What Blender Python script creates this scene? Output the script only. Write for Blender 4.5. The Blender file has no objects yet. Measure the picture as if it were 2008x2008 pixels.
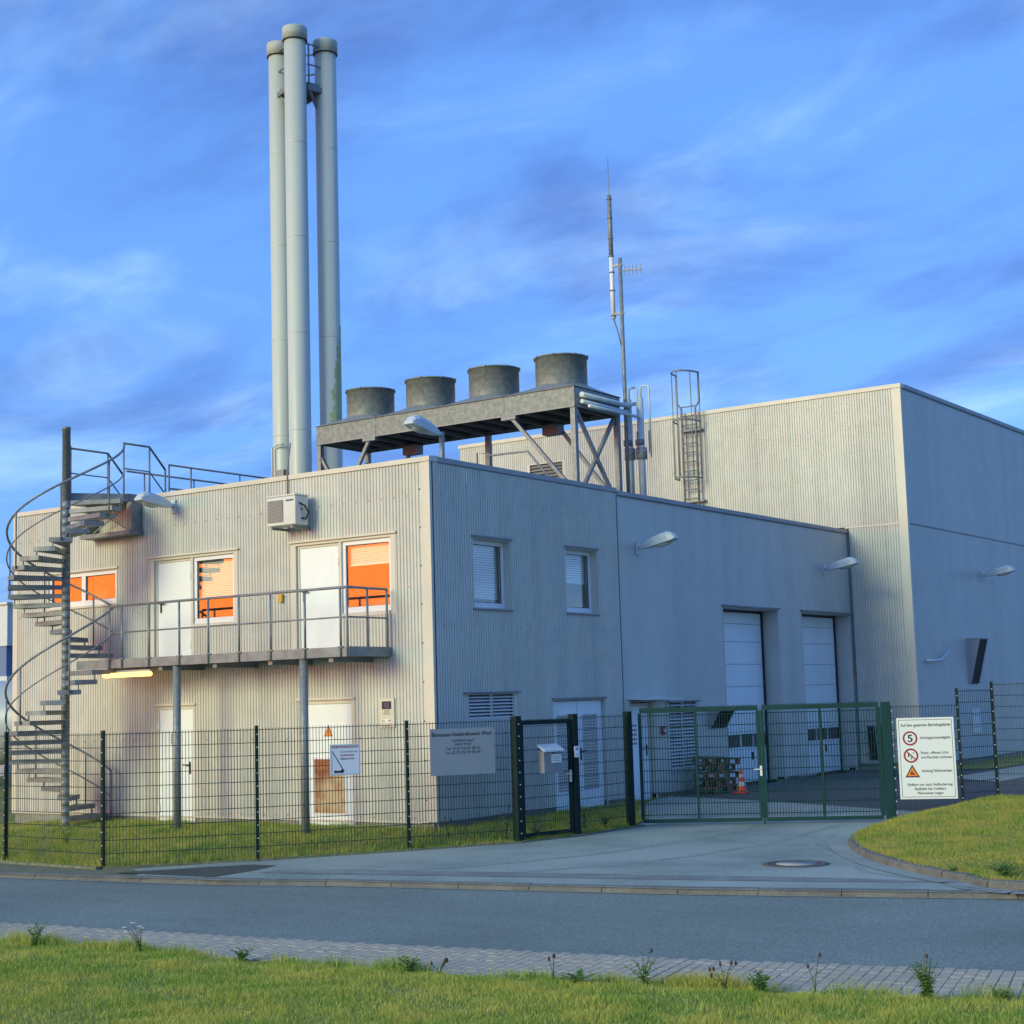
import bpy, bmesh, math, random
import numpy as np
from mathutils import Vector, Matrix
R_ = math.radians
random.seed(7); rng = np.random.default_rng(7)
scene = bpy.context.scene
COL = scene.collection

# ------------------------------------------------------------------ camera
CAM = Vector((16.660, -21.494, 2.017)); YAW, PITCH, ROLL, FPX = 0.60762, 0.11630, -0.02916, 3132.6
fw = Vector((-math.sin(YAW)*math.cos(PITCH), math.cos(YAW)*math.cos(PITCH), math.sin(PITCH)))
r0 = fw.cross(Vector((0, 0, 1))).normalized(); u0 = r0.cross(fw)
rt = math.cos(ROLL)*r0 + math.sin(ROLL)*u0; up = -math.sin(ROLL)*r0 + math.cos(ROLL)*u0
cd = bpy.data.cameras.new('camera'); cam = bpy.data.objects.new('camera', cd); COL.objects.link(cam)
cd.sensor_width = 36; cd.lens = 36*FPX/2008; cd.clip_start = 0.5; cd.clip_end = 3000
cam.matrix_world = Matrix(((rt.x, up.x, -fw.x, CAM.x), (rt.y, up.y, -fw.y, CAM.y), (rt.z, up.z, -fw.z, CAM.z), (0, 0, 0, 1)))
scene.camera = cam

# ------------------------------------------------------------------ light
SUN_AZ = math.atan2(-0.22, -0.975)          # heading of the low sun, measured from +Y towards +X
SUN_EL = R_(18.0)
sd = Vector((math.sin(SUN_AZ)*math.cos(SUN_EL), math.cos(SUN_AZ)*math.cos(SUN_EL), math.sin(SUN_EL)))
sl = bpy.data.lights.new('sun', 'SUN'); so = bpy.data.objects.new('sun', sl); COL.objects.link(so)
sl.energy = 0.98; sl.angle = R_(22); sl.color = (1.0, 1.0, 0.56)
so.rotation_euler = sd.to_track_quat('Z', 'Y').to_euler(); so.location = (-30, -40, 20)

world = bpy.data.worlds.new('World'); scene.world = world; world.use_nodes = True
wt = world.node_tree; wt.nodes.clear()
def WN(t, **k):
    n = wt.nodes.new(t)
    for a, b in k.items(): setattr(n, a, b)
    return n
sky = WN('ShaderNodeTexSky', sky_type='NISHITA', sun_disc=False, sun_elevation=SUN_EL, sun_rotation=SUN_AZ % (2*math.pi),
         altitude=100, air_density=1.0, dust_density=1.5, ozone_density=4.0)
tint = WN('ShaderNodeMix', data_type='RGBA', blend_type='MULTIPLY'); tint.inputs[0].default_value = 1
tint.inputs[7].default_value = (0.80, 1.0, 1.2, 1)
wt.links.new(sky.outputs[0], tint.inputs[6])
tc = WN('ShaderNodeTexCoord'); sep = WN('ShaderNodeSeparateXYZ'); wt.links.new(tc.outputs['Generated'], sep.inputs[0])
zc = WN('ShaderNodeMath', operation='MAXIMUM'); wt.links.new(sep.outputs[2], zc.inputs[0]); zc.inputs[1].default_value = 0
za = WN('ShaderNodeMath', operation='ADD'); wt.links.new(zc.outputs[0], za.inputs[0]); za.inputs[1].default_value = 0.22
dx = WN('ShaderNodeMath', operation='DIVIDE'); wt.links.new(sep.outputs[0], dx.inputs[0]); wt.links.new(za.outputs[0], dx.inputs[1])
dy = WN('ShaderNodeMath', operation='DIVIDE'); wt.links.new(sep.outputs[1], dy.inputs[0]); wt.links.new(za.outputs[0], dy.inputs[1])
cb = WN('ShaderNodeCombineXYZ'); wt.links.new(dx.outputs[0], cb.inputs[0]); wt.links.new(dy.outputs[0], cb.inputs[1])
mp = WN('ShaderNodeMapping'); wt.links.new(cb.outputs[0], mp.inputs[0]); mp.inputs['Rotation'].default_value = (0, 0, R_(62)); mp.inputs['Scale'].default_value = (1.0, 1.7, 1)
def cloud(scale, detail, lo, hi, dist, off):
    a = WN('ShaderNodeVectorMath', operation='ADD'); wt.links.new(mp.outputs[0], a.inputs[0]); a.inputs[1].default_value = off
    n = WN('ShaderNodeTexNoise'); wt.links.new(a.outputs[0], n.inputs['Vector']); n.inputs['Scale'].default_value = scale
    n.inputs['Detail'].default_value = detail; n.inputs['Roughness'].default_value = 0.57; n.inputs['Distortion'].default_value = dist
    m = WN('ShaderNodeMapRange', interpolation_type='SMOOTHSTEP'); wt.links.new(n.outputs[0], m.inputs[0]); m.inputs[1].default_value = lo; m.inputs[2].default_value = hi
    return m.outputs[0]
dark = cloud(1.35, 7, 0.43, 0.66, 0.35, (3.1, 1.7, 0)); lightc = cloud(2.0, 8, 0.47, 0.74, 0.5, (7.7, 2.2, 0))
def wmix(fac_sock, amt, a_sock, mul):
    s = WN('ShaderNodeMath', operation='MULTIPLY'); wt.links.new(fac_sock, s.inputs[0]); s.inputs[1].default_value = amt
    m = WN('ShaderNodeMix', data_type='RGBA', blend_type='MULTIPLY'); wt.links.new(s.outputs[0], m.inputs[0]); wt.links.new(a_sock, m.inputs[6]); m.inputs[7].default_value = (*mul, 1)
    return m.outputs[2]
veil = WN('ShaderNodeMix', data_type='RGBA'); veil.inputs[0].default_value = 0.78; wt.links.new(tint.outputs[2], veil.inputs[6]); veil.inputs[7].default_value = (0.36, 0.93, 2.50, 1)   # thin even cloud veil
c1 = wmix(dark, 1.0, veil.outputs[2], (0.70, 0.62, 0.70))
c2 = wmix(lightc, 1.0, c1, (1.95, 1.45, 1.08))
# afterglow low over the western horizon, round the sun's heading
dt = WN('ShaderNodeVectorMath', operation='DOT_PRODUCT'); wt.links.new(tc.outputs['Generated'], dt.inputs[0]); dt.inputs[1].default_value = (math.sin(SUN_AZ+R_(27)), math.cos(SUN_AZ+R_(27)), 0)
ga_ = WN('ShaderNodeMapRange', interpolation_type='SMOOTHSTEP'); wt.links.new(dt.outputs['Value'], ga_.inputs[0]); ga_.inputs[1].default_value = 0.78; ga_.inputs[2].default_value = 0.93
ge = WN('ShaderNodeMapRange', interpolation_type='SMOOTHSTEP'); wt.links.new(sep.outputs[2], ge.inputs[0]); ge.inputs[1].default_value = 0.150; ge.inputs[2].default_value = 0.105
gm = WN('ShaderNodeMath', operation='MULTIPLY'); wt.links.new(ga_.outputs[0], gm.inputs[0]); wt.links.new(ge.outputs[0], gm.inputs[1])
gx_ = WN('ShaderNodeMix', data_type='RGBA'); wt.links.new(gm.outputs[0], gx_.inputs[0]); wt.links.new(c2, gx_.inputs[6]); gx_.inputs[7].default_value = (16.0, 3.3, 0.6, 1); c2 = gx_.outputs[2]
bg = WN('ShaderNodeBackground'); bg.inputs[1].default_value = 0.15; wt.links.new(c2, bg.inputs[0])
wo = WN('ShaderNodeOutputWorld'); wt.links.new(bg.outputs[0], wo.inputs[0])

vs = scene.view_settings; vs.view_transform = 'Standard'; vs.look = 'None'; vs.gamma = 1; vs.use_curve_mapping = False; vs.exposure = 1.25
scene.render.resolution_x = scene.render.resolution_y = 1024
scene.render.engine = 'CYCLES'
scene.cycles.max_bounces = 8; scene.cycles.transparent_max_bounces = 16

# ------------------------------------------------------------------ materials
M = {}
def mat(name, col, col2=None, rough=0.6, metal=0.0, scale=4.0, detail=4, lo=0.35, hi=0.65, bump=0.0, bscale=40.0, stretch=(1, 1, 1), spec=0.5, fine=None, world_pos=False, patches=None):
    m = bpy.data.materials.new(name); m.use_nodes = True; nt = m.node_tree; b = nt.nodes['Principled BSDF']
    b.inputs['Roughness'].default_value = rough; b.inputs['Metallic'].default_value = metal
    b.inputs['Specular IOR Level'].default_value = spec
    N = nt.nodes.new; Lk = nt.links.new
    if world_pos: co = N('ShaderNodeNewGeometry').outputs['Position']
    else: co = N('ShaderNodeTexCoord').outputs['Object']
    mpn = N('ShaderNodeMapping'); Lk(co, mpn.inputs[0]); mpn.inputs['Scale'].default_value = stretch; vec = mpn.outputs[0]
    sock = None
    if col2 is not None:
        n = N('ShaderNodeTexNoise'); Lk(vec, n.inputs['Vector']); n.inputs['Scale'].default_value = scale; n.inputs['Detail'].default_value = detail
        mr = N('ShaderNodeMapRange'); Lk(n.outputs[0], mr.inputs[0]); mr.inputs[1].default_value = lo; mr.inputs[2].default_value = hi
        mx = N('ShaderNodeMix'); mx.data_type = 'RGBA'; Lk(mr.outputs[0], mx.inputs[0]); mx.inputs[6].default_value = (*col, 1); mx.inputs[7].default_value = (*col2, 1); sock = mx.outputs[2]
    if patches:
        n = N('ShaderNodeTexNoise'); Lk(co, n.inputs['Vector']); n.inputs['Scale'].default_value = patches[0]; n.inputs['Detail'].default_value = 3
        mr = N('ShaderNodeMapRange'); Lk(n.outputs[0], mr.inputs[0]); mr.inputs[1].default_value = 0.42; mr.inputs[2].default_value = 0.62
        mx = N('ShaderNodeMix'); mx.data_type = 'RGBA'; Lk(mr.outputs[0], mx.inputs[0])
        if sock: Lk(sock, mx.inputs[6])
        else: mx.inputs[6].default_value = (*col, 1)
        mx.inputs[7].default_value = (*patches[1], 1); sock = mx.outputs[2]
    if fine:
        n = N('ShaderNodeTexNoise'); Lk(co, n.inputs['Vector']); n.inputs['Scale'].default_value = fine[0]; n.inputs['Detail'].default_value = 2
        mr = N('ShaderNodeMapRange'); Lk(n.outputs[0], mr.inputs[0]); mr.inputs[1].default_value = 0.3; mr.inputs[2].default_value = 0.7; mr.inputs[3].default_value = 1-fine[1]; mr.inputs[4].default_value = 1+fine[1]
        mx = N('ShaderNodeMix'); mx.data_type = 'RGBA'; mx.blend_type = 'MULTIPLY'; mx.inputs[0].default_value = 1
        if sock: Lk(sock, mx.inputs[6])
        else: mx.inputs[6].default_value = (*col, 1)
        Lk(mr.outputs[0], mx.inputs[7]); sock = mx.outputs[2]
    if sock: Lk(sock, b.inputs['Base Color'])
    else: b.inputs['Base Color'].default_value = (*col, 1)
    if bump:
        n = N('ShaderNodeTexNoise'); Lk(co, n.inputs['Vector']); n.inputs['Scale'].default_value = bscale; n.inputs['Detail'].default_value = 3
        bp = N('ShaderNodeBump'); bp.inputs['Strength'].default_value = bump; bp.inputs['Distance'].default_value = 0.02; Lk(n.outputs[0], bp.inputs['Height']); Lk(bp.outputs[0], b.inputs['Normal'])
    M[name] = m; return m
mat('cladding', (0.60, 0.605, 0.53), (0.525, 0.53, 0.465), rough=0.42, scale=1.1, stretch=(1.6, 1.6, 0.12), detail=5, fine=(3.0, 0.05))
mat('panel', (0.555, 0.565, 0.505), (0.495, 0.505, 0.455), rough=0.45, scale=0.7, stretch=(1.4, 1.4, 0.10), detail=5, fine=(2.0, 0.04))
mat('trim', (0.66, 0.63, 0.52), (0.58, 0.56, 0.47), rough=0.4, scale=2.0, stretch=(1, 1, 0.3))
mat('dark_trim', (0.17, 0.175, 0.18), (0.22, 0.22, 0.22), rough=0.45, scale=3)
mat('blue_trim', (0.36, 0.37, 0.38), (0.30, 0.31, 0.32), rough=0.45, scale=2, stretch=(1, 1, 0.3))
mat('galvanised', (0.27, 0.30, 0.30), (0.19, 0.215, 0.22), rough=0.5, metal=0.2, scale=14, detail=6, fine=(60, 0.16))
mat('spangle', (0.235, 0.27, 0.25), (0.175, 0.20, 0.19), rough=0.5, metal=0.15, scale=9, detail=8, lo=0.4, hi=0.6, fine=(45, 0.25))
mat('stair_steel', (0.24, 0.27, 0.28), (0.17, 0.19, 0.20), rough=0.5, metal=0.2, scale=6, detail=5, fine=(50, 0.12))
mat('stack', (0.54, 0.59, 0.52), (0.48, 0.525, 0.465), rough=0.4, scale=1.0, stretch=(2, 2, 0.15), detail=4)
mat('stack_cap', (0.47, 0.51, 0.45), (0.39, 0.43, 0.38), rough=0.65, metal=0.0, scale=5)
mat('white_paint', (0.82, 0.89, 0.88), (0.76, 0.83, 0.83), rough=0.4, scale=1.5, stretch=(1, 1, 0.4))
mat('white_plastic', (0.78, 0.80, 0.80), rough=0.35)
mat('lamp_housing', (0.58, 0.66, 0.68), (0.50, 0.58, 0.61), rough=0.4, scale=4)
mat('lamp_lens', (0.45, 0.46, 0.42), rough=0.12)
mat('ac_white', (0.66, 0.68, 0.64), (0.60, 0.62, 0.58), rough=0.45, scale=3)
mat('black', (0.012, 0.012, 0.014), rough=0.5)
mat('dark_void', (0.010, 0.011, 0.013), rough=0.8)
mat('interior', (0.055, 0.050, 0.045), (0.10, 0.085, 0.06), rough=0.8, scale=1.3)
mat('blind', (0.88, 0.90, 0.84), rough=0.6)
mat('louvre_slat', (0.90, 0.92, 0.92), rough=0.35)
mat('concrete', (0.30, 0.30, 0.26), (0.21, 0.22, 0.18), rough=0.85, scale=2.5, bump=0.3, fine=(30, 0.12))
mat('kerb_concrete', (0.165, 0.172, 0.155), (0.115, 0.12, 0.11), rough=0.9, scale=3, bump=0.4, fine=(40, 0.18))
mat('paver', (0.50, 0.43, 0.31), (0.40, 0.345, 0.25), rough=0.9, scale=0.8, bump=0.3, fine=(60, 0.2), world_pos=True)
mat('paver_bed', (0.10, 0.095, 0.08), rough=0.95)
mat('asphalt', (0.185, 0.225, 0.19), (0.152, 0.187, 0.158), rough=0.85, scale=1.1, stretch=(0.18, 1.3, 1), detail=5, bump=0.15, bscale=120, fine=(45, 0.40), patches=(0.25, (0.205, 0.25, 0.21)))
mat('asphalt_drive', (0.30, 0.36, 0.305), (0.21, 0.26, 0.22), rough=0.85, scale=0.9, detail=5, bump=0.12, bscale=120, fine=(35, 0.22), patches=(0.35, (0.335, 0.385, 0.33)))
mat('asphalt_mark', (0.17, 0.19, 0.17), (0.235, 0.27, 0.235), rough=0.85, scale=2.2, stretch=(1, 1, 1), detail=5, fine=(60, 0.3))
mat('tyre_rubber', (0.235, 0.28, 0.24), (0.30, 0.36, 0.305), rough=0.85, scale=3.0, detail=6, lo=0.3, hi=0.7, fine=(35, 0.22))
mat('asphalt_patch', (0.050, 0.062, 0.048), (0.065, 0.075, 0.060), rough=0.9, scale=3, fine=(60, 0.3))
mat('asphalt_yard', (0.06, 0.063, 0.068), (0.08, 0.083, 0.088), rough=0.85, scale=1.0, fine=(40, 0.3))
mat('yard_concrete', (0.33, 0.37, 0.33), (0.27, 0.30, 0.27), rough=0.85, scale=1.2, fine=(40, 0.2))
mat('soil_grass', (0.15, 0.20, 0.028), (0.24, 0.23, 0.045), rough=0.95, scale=1.2, detail=6, bump=0.6, bscale=30, fine=(25, 0.35))
mat('meadow', (0.07, 0.10, 0.025), (0.10, 0.11, 0.035), rough=0.95, scale=0.15, detail=6)
mat('moss', (0.12, 0.15, 0.07), (0.19, 0.19, 0.13), rough=0.95, scale=5, fine=(40, 0.3))
mat('fence_green', (0.004, 0.046, 0.044), (0.003, 0.038, 0.036), rough=0.55, spec=0.3, scale=3)
mat('fence_wire', (0.018, 0.048, 0.046), rough=0.5)
mat('post_green', (0.005, 0.019, 0.018), (0.007, 0.025, 0.023), rough=0.6, spec=0.2, scale=4)
mat('bolt', (0.62, 0.64, 0.60), rough=0.35)
mat('sign_blue', (0.235, 0.285, 0.32), (0.21, 0.26, 0.295), rough=0.45, scale=2)
mat('sign_white', (0.74, 0.79, 0.76), rough=0.45)
mat('sign_pale', (0.62, 0.68, 0.74), rough=0.45)
mat('sign_cream', (0.62, 0.59, 0.47), rough=0.5)
mat('ink', (0.022, 0.024, 0.03), rough=0.6)
mat('ink_soft', (0.07, 0.075, 0.08), rough=0.6)
mat('red', (0.30, 0.015, 0.018), rough=0.5)
mat('orange', (0.78, 0.25, 0.015), rough=0.5)
mat('eu_blue', (0.012, 0.014, 0.07), rough=0.5)
mat('green_ink', (0.02, 0.22, 0.06), rough=0.5)
mat('yellow', (0.62, 0.36, 0.03), rough=0.5)
mat('cone_orange', (0.85, 0.07, 0.012), rough=0.5)
mat('cone_white', (0.6, 0.62, 0.62), rough=0.5)
mat('pallet_wood', (0.20, 0.125, 0.075), (0.11, 0.072, 0.048), rough=0.9, scale=6, stretch=(1, 6, 6), detail=5)
mat('sunset_reflection', (0.36, 0.11, 0.015), (0.20, 0.055, 0.012), rough=0.6, scale=3.5, stretch=(0.5, 1, 3), detail=6, patches=(1.6, (0.50, 0.38, 0.22)))  # orange sunset reflection of the door panel, painted into the slat colour
mat('tank', (0.42, 0.48, 0.50), (0.36, 0.43, 0.44), rough=0.4, scale=0.8)
mat('far_white', (0.62, 0.66, 0.66), rough=0.6)
mat('far_blue', (0.10, 0.20, 0.36), rough=0.5)
mat('roof_grey', (0.16, 0.165, 0.16), (0.20, 0.2, 0.19), rough=0.9, scale=1)
mat('iron', (0.10, 0.10, 0.095), (0.14, 0.135, 0.12), rough=0.7, metal=0.3, scale=10)
mat('manhole_fill', (0.40, 0.39, 0.33), (0.33, 0.33, 0.28), rough=0.9, scale=8)
mat('moss_stack', (0.36, 0.43, 0.20), (0.45, 0.51, 0.29), rough=0.9, scale=12)
mat('grey_mail', (0.21, 0.225, 0.245), (0.24, 0.255, 0.275), rough=0.4, scale=3)
def glass(name, base, tr):
    m = bpy.data.materials.new(name); m.use_nodes = True; nt = m.node_tree; nt.nodes.clear(); N = nt.nodes.new; Lk = nt.links.new
    f = N('ShaderNodeFresnel'); gg = N('ShaderNodeNewGeometry'); ir = N('ShaderNodeMapRange'); Lk(gg.outputs['Backfacing'], ir.inputs[0]); ir.inputs[3].default_value = 1.5; ir.inputs[4].default_value = 0.66667; Lk(ir.outputs[0], f.inputs[0])   # thin pane: no total internal reflection
    mr = N('ShaderNodeMapRange'); Lk(f.outputs[0], mr.inputs[0]); mr.inputs[3].default_value = base; mr.inputs[4].default_value = 1.0
    t = N('ShaderNodeBsdfTransparent'); t.inputs[0].default_value = (*tr, 1)
    g = N('ShaderNodeBsdfGlossy'); g.inputs['Roughness'].default_value = 0.03; g.inputs[0].default_value = (0.95, 0.95, 0.95, 1)
    mx = N('ShaderNodeMixShader'); Lk(mr.outputs[0], mx.inputs[0]); Lk(t.outputs[0], mx.inputs[1]); Lk(g.outputs[0], mx.inputs[2])
    o = N('ShaderNodeOutputMaterial'); Lk(mx.outputs[0], o.inputs[0]); M[name] = m
glass('window_glass', 0.09, (0.97, 0.98, 0.97))
def emit(name, col, s):
    m = bpy.data.materials.new(name); m.use_nodes = True; nt = m.node_tree; nt.nodes.clear()
    e = nt.nodes.new('ShaderNodeEmission'); e.inputs[0].default_value = (*col, 1); e.inputs[1].default_value = s
    o = nt.nodes.new('ShaderNodeOutputMaterial'); nt.links.new(e.outputs[0], o.inputs[0]); M[name] = m
emit('tube_glow', (1.0, 0.52, 0.11), 2.0)
def leafmat(name, c1, c2, c3, pscale):
    m = bpy.data.materials.new(name); m.use_nodes = True; nt = m.node_tree; b = nt.nodes['Principled BSDF']; N = nt.nodes.new; Lk = nt.links.new
    g = N('ShaderNodeNewGeometry'); n = N('ShaderNodeTexNoise'); Lk(g.outputs['Position'], n.inputs['Vector']); n.inputs['Scale'].default_value = pscale; n.inputs['Detail'].default_value = 8; n.inputs['Roughness'].default_value = 0.68
    mr = N('ShaderNodeMapRange'); Lk(n.outputs[0], mr.inputs[0]); mr.inputs[1].default_value = 0.42; mr.inputs[2].default_value = 0.60
    a = N('ShaderNodeMix'); a.data_type = 'RGBA'; Lk(mr.outputs[0], a.inputs[0]); a.inputs[6].default_value = (*c1, 1); a.inputs[7].default_value = (*c2, 1)
    p = N('ShaderNodeMath'); p.operation = 'POWER'; Lk(g.outputs['Random Per Island'], p.inputs[0]); p.inputs[1].default_value = 2.2
    c = N('ShaderNodeMix'); c.data_type = 'RGBA'; Lk(p.outputs[0], c.inputs[0]); Lk(a.outputs[2], c.inputs[6]); c.inputs[7].default_value = (*c3, 1)
    Lk(c.outputs[2], b.inputs['Base Color']); b.inputs['Roughness'].default_value = 0.75; b.inputs['Specular IOR Level'].default_value = 0.2
    tl = N('ShaderNodeBsdfTranslucent'); Lk(c.outputs[2], tl.inputs[0]); ms = N('ShaderNodeMixShader'); ms.inputs[0].default_value = 0.3
    Lk(b.outputs[0], ms.inputs[1]); Lk(tl.outputs[0], ms.inputs[2]); Lk(ms.outputs[0], nt.nodes['Material Output'].inputs[0]); M[name] = m
leafmat('grass', (0.15, 0.31, 0.030), (0.50, 0.47, 0.085), (0.68, 0.68, 0.19), 1.7)
leafmat('grass_dry', (0.15, 0.30, 0.030), (0.47, 0.41, 0.08), (0.61, 0.57, 0.16), 1.4)
leafmat('leaf', (0.13, 0.30, 0.075), (0.20, 0.37, 0.11), (0.28, 0.44, 0.17), 6)
leafmat('stalk', (0.075, 0.085, 0.035), (0.11, 0.09, 0.05), (0.10, 0.10, 0.05), 6)
mat('petal', (0.62, 0.66, 0.56), rough=0.7)
mat('seed_head', (0.07, 0.05, 0.045), rough=0.9)

# ------------------------------------------------------------------ mesh helpers
ORG = {}
class MB:
    def __init__(s): s.v = []; s.f = []; s.sm = []
    def add(s, vs, fs, smooth=False):
        o = len(s.v); s.v += [tuple(v) for v in vs]; s.f += [tuple(i+o for i in f) for f in fs]; s.sm += [smooth]*len(fs); return s
    def hexa(s, P):   # 8 corners: bottom ring 0-3, top ring 4-7
        return s.add(P, [(0, 3, 2, 1), (4, 5, 6, 7), (0, 1, 5, 4), (1, 2, 6, 5), (2, 3, 7, 6), (3, 0, 4, 7)])
    def box(s, x0, x1, y0, y1, z0, z1):
        return s.hexa([(x0, y0, z0), (x1, y0, z0), (x1, y1, z0), (x0, y1, z0), (x0, y0, z1), (x1, y0, z1), (x1, y1, z1), (x0, y1, z1)])
    def fbox(s, fr, a0, a1, z0, z1, n0, n1):
        return s.hexa([fr(a0, z0, n0), fr(a1, z0, n0), fr(a1, z0, n1), fr(a0, z0, n1), fr(a0, z1, n0), fr(a1, z1, n0), fr(a1, z1, n1), fr(a0, z1, n1)])
    def fpoly(s, fr, pts, n0, n1):
        k = len(pts); v = [fr(a, z, n0) for a, z in pts]+[fr(a, z, n1) for a, z in pts]
        return s.add(v, [tuple(range(k))[::-1], tuple(range(k, 2*k))]+[(i, (i+1) % k, k+(i+1) % k, k+i) for i in range(k)])
    def fring(s, fr, ca, cz, ra, rb, n0, n1, seg=28):
        if ra <= 0: return s.fpoly(fr, [(ca+rb*math.cos(2*math.pi*i/seg), cz+rb*math.sin(2*math.pi*i/seg)) for i in range(seg)], n0, n1)
        v = []
        for n in (n0, n1):
            for r in (ra, rb): v += [fr(ca+r*math.cos(2*math.pi*i/seg), cz+r*math.sin(2*math.pi*i/seg), n) for i in range(seg)]
        f = []
        for i in range(seg):
            j = (i+1) % seg
            f += [(i, j, seg+j, seg+i), (2*seg+i, 3*seg+i, 3*seg+j, 2*seg+j), (seg+i, seg+j, 3*seg+j, 3*seg+i), (i, 2*seg+i, 2*seg+j, j)]
        return s.add(v, f)
    def tube(s, pts, r, n=8, caps=True, rads=None):
        pts = [Vector(p) for p in pts]; k = len(pts); V = []; prev = None
        for i, p in enumerate(pts):
            t = (pts[min(i+1, k-1)]-pts[max(i-1, 0)]).normalized()
            a = prev if prev is not None else (Vector((0, 0, 1)) if abs(t.z) < 0.9 else Vector((1, 0, 0)))
            a = (a-t*a.dot(t)); a = a.normalized() if a.length > 1e-5 else t.orthogonal().normalized(); prev = a; b = t.cross(a)
            rr = rads[i] if rads else r
            V += [p+a*rr*math.cos(2*math.pi*j/n)+b*rr*math.sin(2*math.pi*j/n) for j in range(n)]
        F = [(i*n+j, i*n+(j+1) % n, (i+1)*n+(j+1) % n, (i+1)*n+j) for i in range(k-1) for j in range(n)]
        s.add(V, F, n > 5)
        if caps: s.add(V[:n], [tuple(range(n))[::-1]]); s.add(V[-n:], [tuple(range(n))])
        return s
    def bar(s, p, q, w, h, side=None):   # rectangular bar from p to q
        p, q = Vector(p), Vector(q); t = (q-p).normalized()
        a = Vector(side) if side else (Vector((0, 0, 1)).cross(t) if abs(t.z) < 0.95 else Vector((1, 0, 0)))
        a = (a-t*a.dot(t)).normalized(); b = t.cross(a); a = a*w/2; b = b*h/2
        return s.hexa([p-a-b, p+a-b, p+a+b, p-a+b, q-a-b, q+a-b, q+a+b, q-a+b])
    def lathe(s, c, prof, n=32, smooth=True):   # prof = [(r,z)...] about a vertical axis at c
        V = []; k = len(prof)
        for r, z in prof: V += [(c[0]+r*math.cos(2*math.pi*j/n), c[1]+r*math.sin(2*math.pi*j/n), c[2]+z) for j in range(n)]
        F = [(i*n+j, i*n+(j+1) % n, (i+1)*n+(j+1) % n, (i+1)*n+j) for i in range(k-1) for j in range(n)]
        return s.add(V, F, smooth)
    def build(s, name, m, parent=None, loc=None, bevel=0.0, kind=None, label=None):
        o = Vector(ORG[parent.name]) if parent else Vector(loc or (0, 0, 0))
        me = bpy.data.meshes.new(name); me.from_pydata([(v[0]-o.x, v[1]-o.y, v[2]-o.z) for v in s.v], [], s.f)
        me.polygons.foreach_set('use_smooth', s.sm)
        bm = bmesh.new(); bm.from_mesh(me)
        bmesh.ops.remove_doubles(bm, verts=bm.verts, dist=1e-6) if s.f and len(s.f) < 20000 else None
        bmesh.ops.recalc_face_normals(bm, faces=bm.faces); bm.to_mesh(me); bm.free()
        me.materials.append(M[m]); ob = bpy.data.objects.new(name, me); COL.objects.link(ob)
        if parent: ob.parent = parent
        else: ob.location = o
        ORG[ob.name] = o
        if bevel:
            bv = ob.modifiers.new('bevel', 'BEVEL'); bv.width = bevel; bv.segments = 2; bv.limit_method = 'ANGLE'
        if kind: ob['kind'] = kind
        if label: ob['label'] = label
        return ob
def thing(name, label, cat, loc, group=None):
    o = bpy.data.objects.new(name, None); COL.objects.link(o); o.location = loc; o.empty_display_size = 0.2
    o['label'] = label; o['category'] = cat
    if group: o['group'] = group
    ORG[o.name] = Vector(loc); return o
def tag(o, label, cat, group=None):
    o['label'] = label; o['category'] = cat
    if group: o['group'] = group
    return o
def structure(o): o['kind'] = 'structure'; return o
def Frame(origin, u, n):
    o, u, n = Vector(origin), Vector(u).normalized(), Vector(n).normalized()
    return lambda a, z, k: (o.x+u.x*a+n.x*k, o.y+u.y*a+n.y*k, o.z+z)
def text(parent, fr, s, a0, a1, z, h, n, m, name='lettering', align='fit', bold=0.0):
    cu = bpy.data.curves.new('t', 'FONT'); cu.body = s; cu.size = 1; cu.offset = bold
    ob = bpy.data.objects.new('t', cu); COL.objects.link(ob)
    bpy.context.view_layer.update(); dg = bpy.context.evaluated_depsgraph_get()
    me = bpy.data.meshes.new_from_object(ob.evaluated_get(dg)); bpy.data.objects.remove(ob)
    xs = [v.co.x for v in me.vertices]; ys = [v.co.y for v in me.vertices]; w = max(xs)-min(xs); mnx = min(xs)
    sx = (a1-a0)/w; sz = h/0.70
    b = MB(); b.add([fr(a0+(v.co.x-mnx)*sx, z+v.co.y*sz, n) for v in me.vertices], [tuple(p.vertices) for p in me.polygons])
    return b.build(name, m, parent)
def smooth01(x): x = max(0.0, min(1.0, x)); return x*x*(3-2*x)

H = 6.2; W = 11.04; S = 6.14; T = 17.81; P = 1.68; HB = 9.85
LF = Frame((0, 0, 0), (1, 0, 0), (0, -1, 0))          # long lit wall: a = x
RF = Frame((0, 0, 0), (0, 1, 0), (1, 0, 0))           # shaded wall: a = y
HL = Frame((0, T, 0), (1, 0, 0), (0, -1, 0)); HR = Frame((P, 0, 0), (0, 1, 0), (1, 0, 0))

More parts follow.
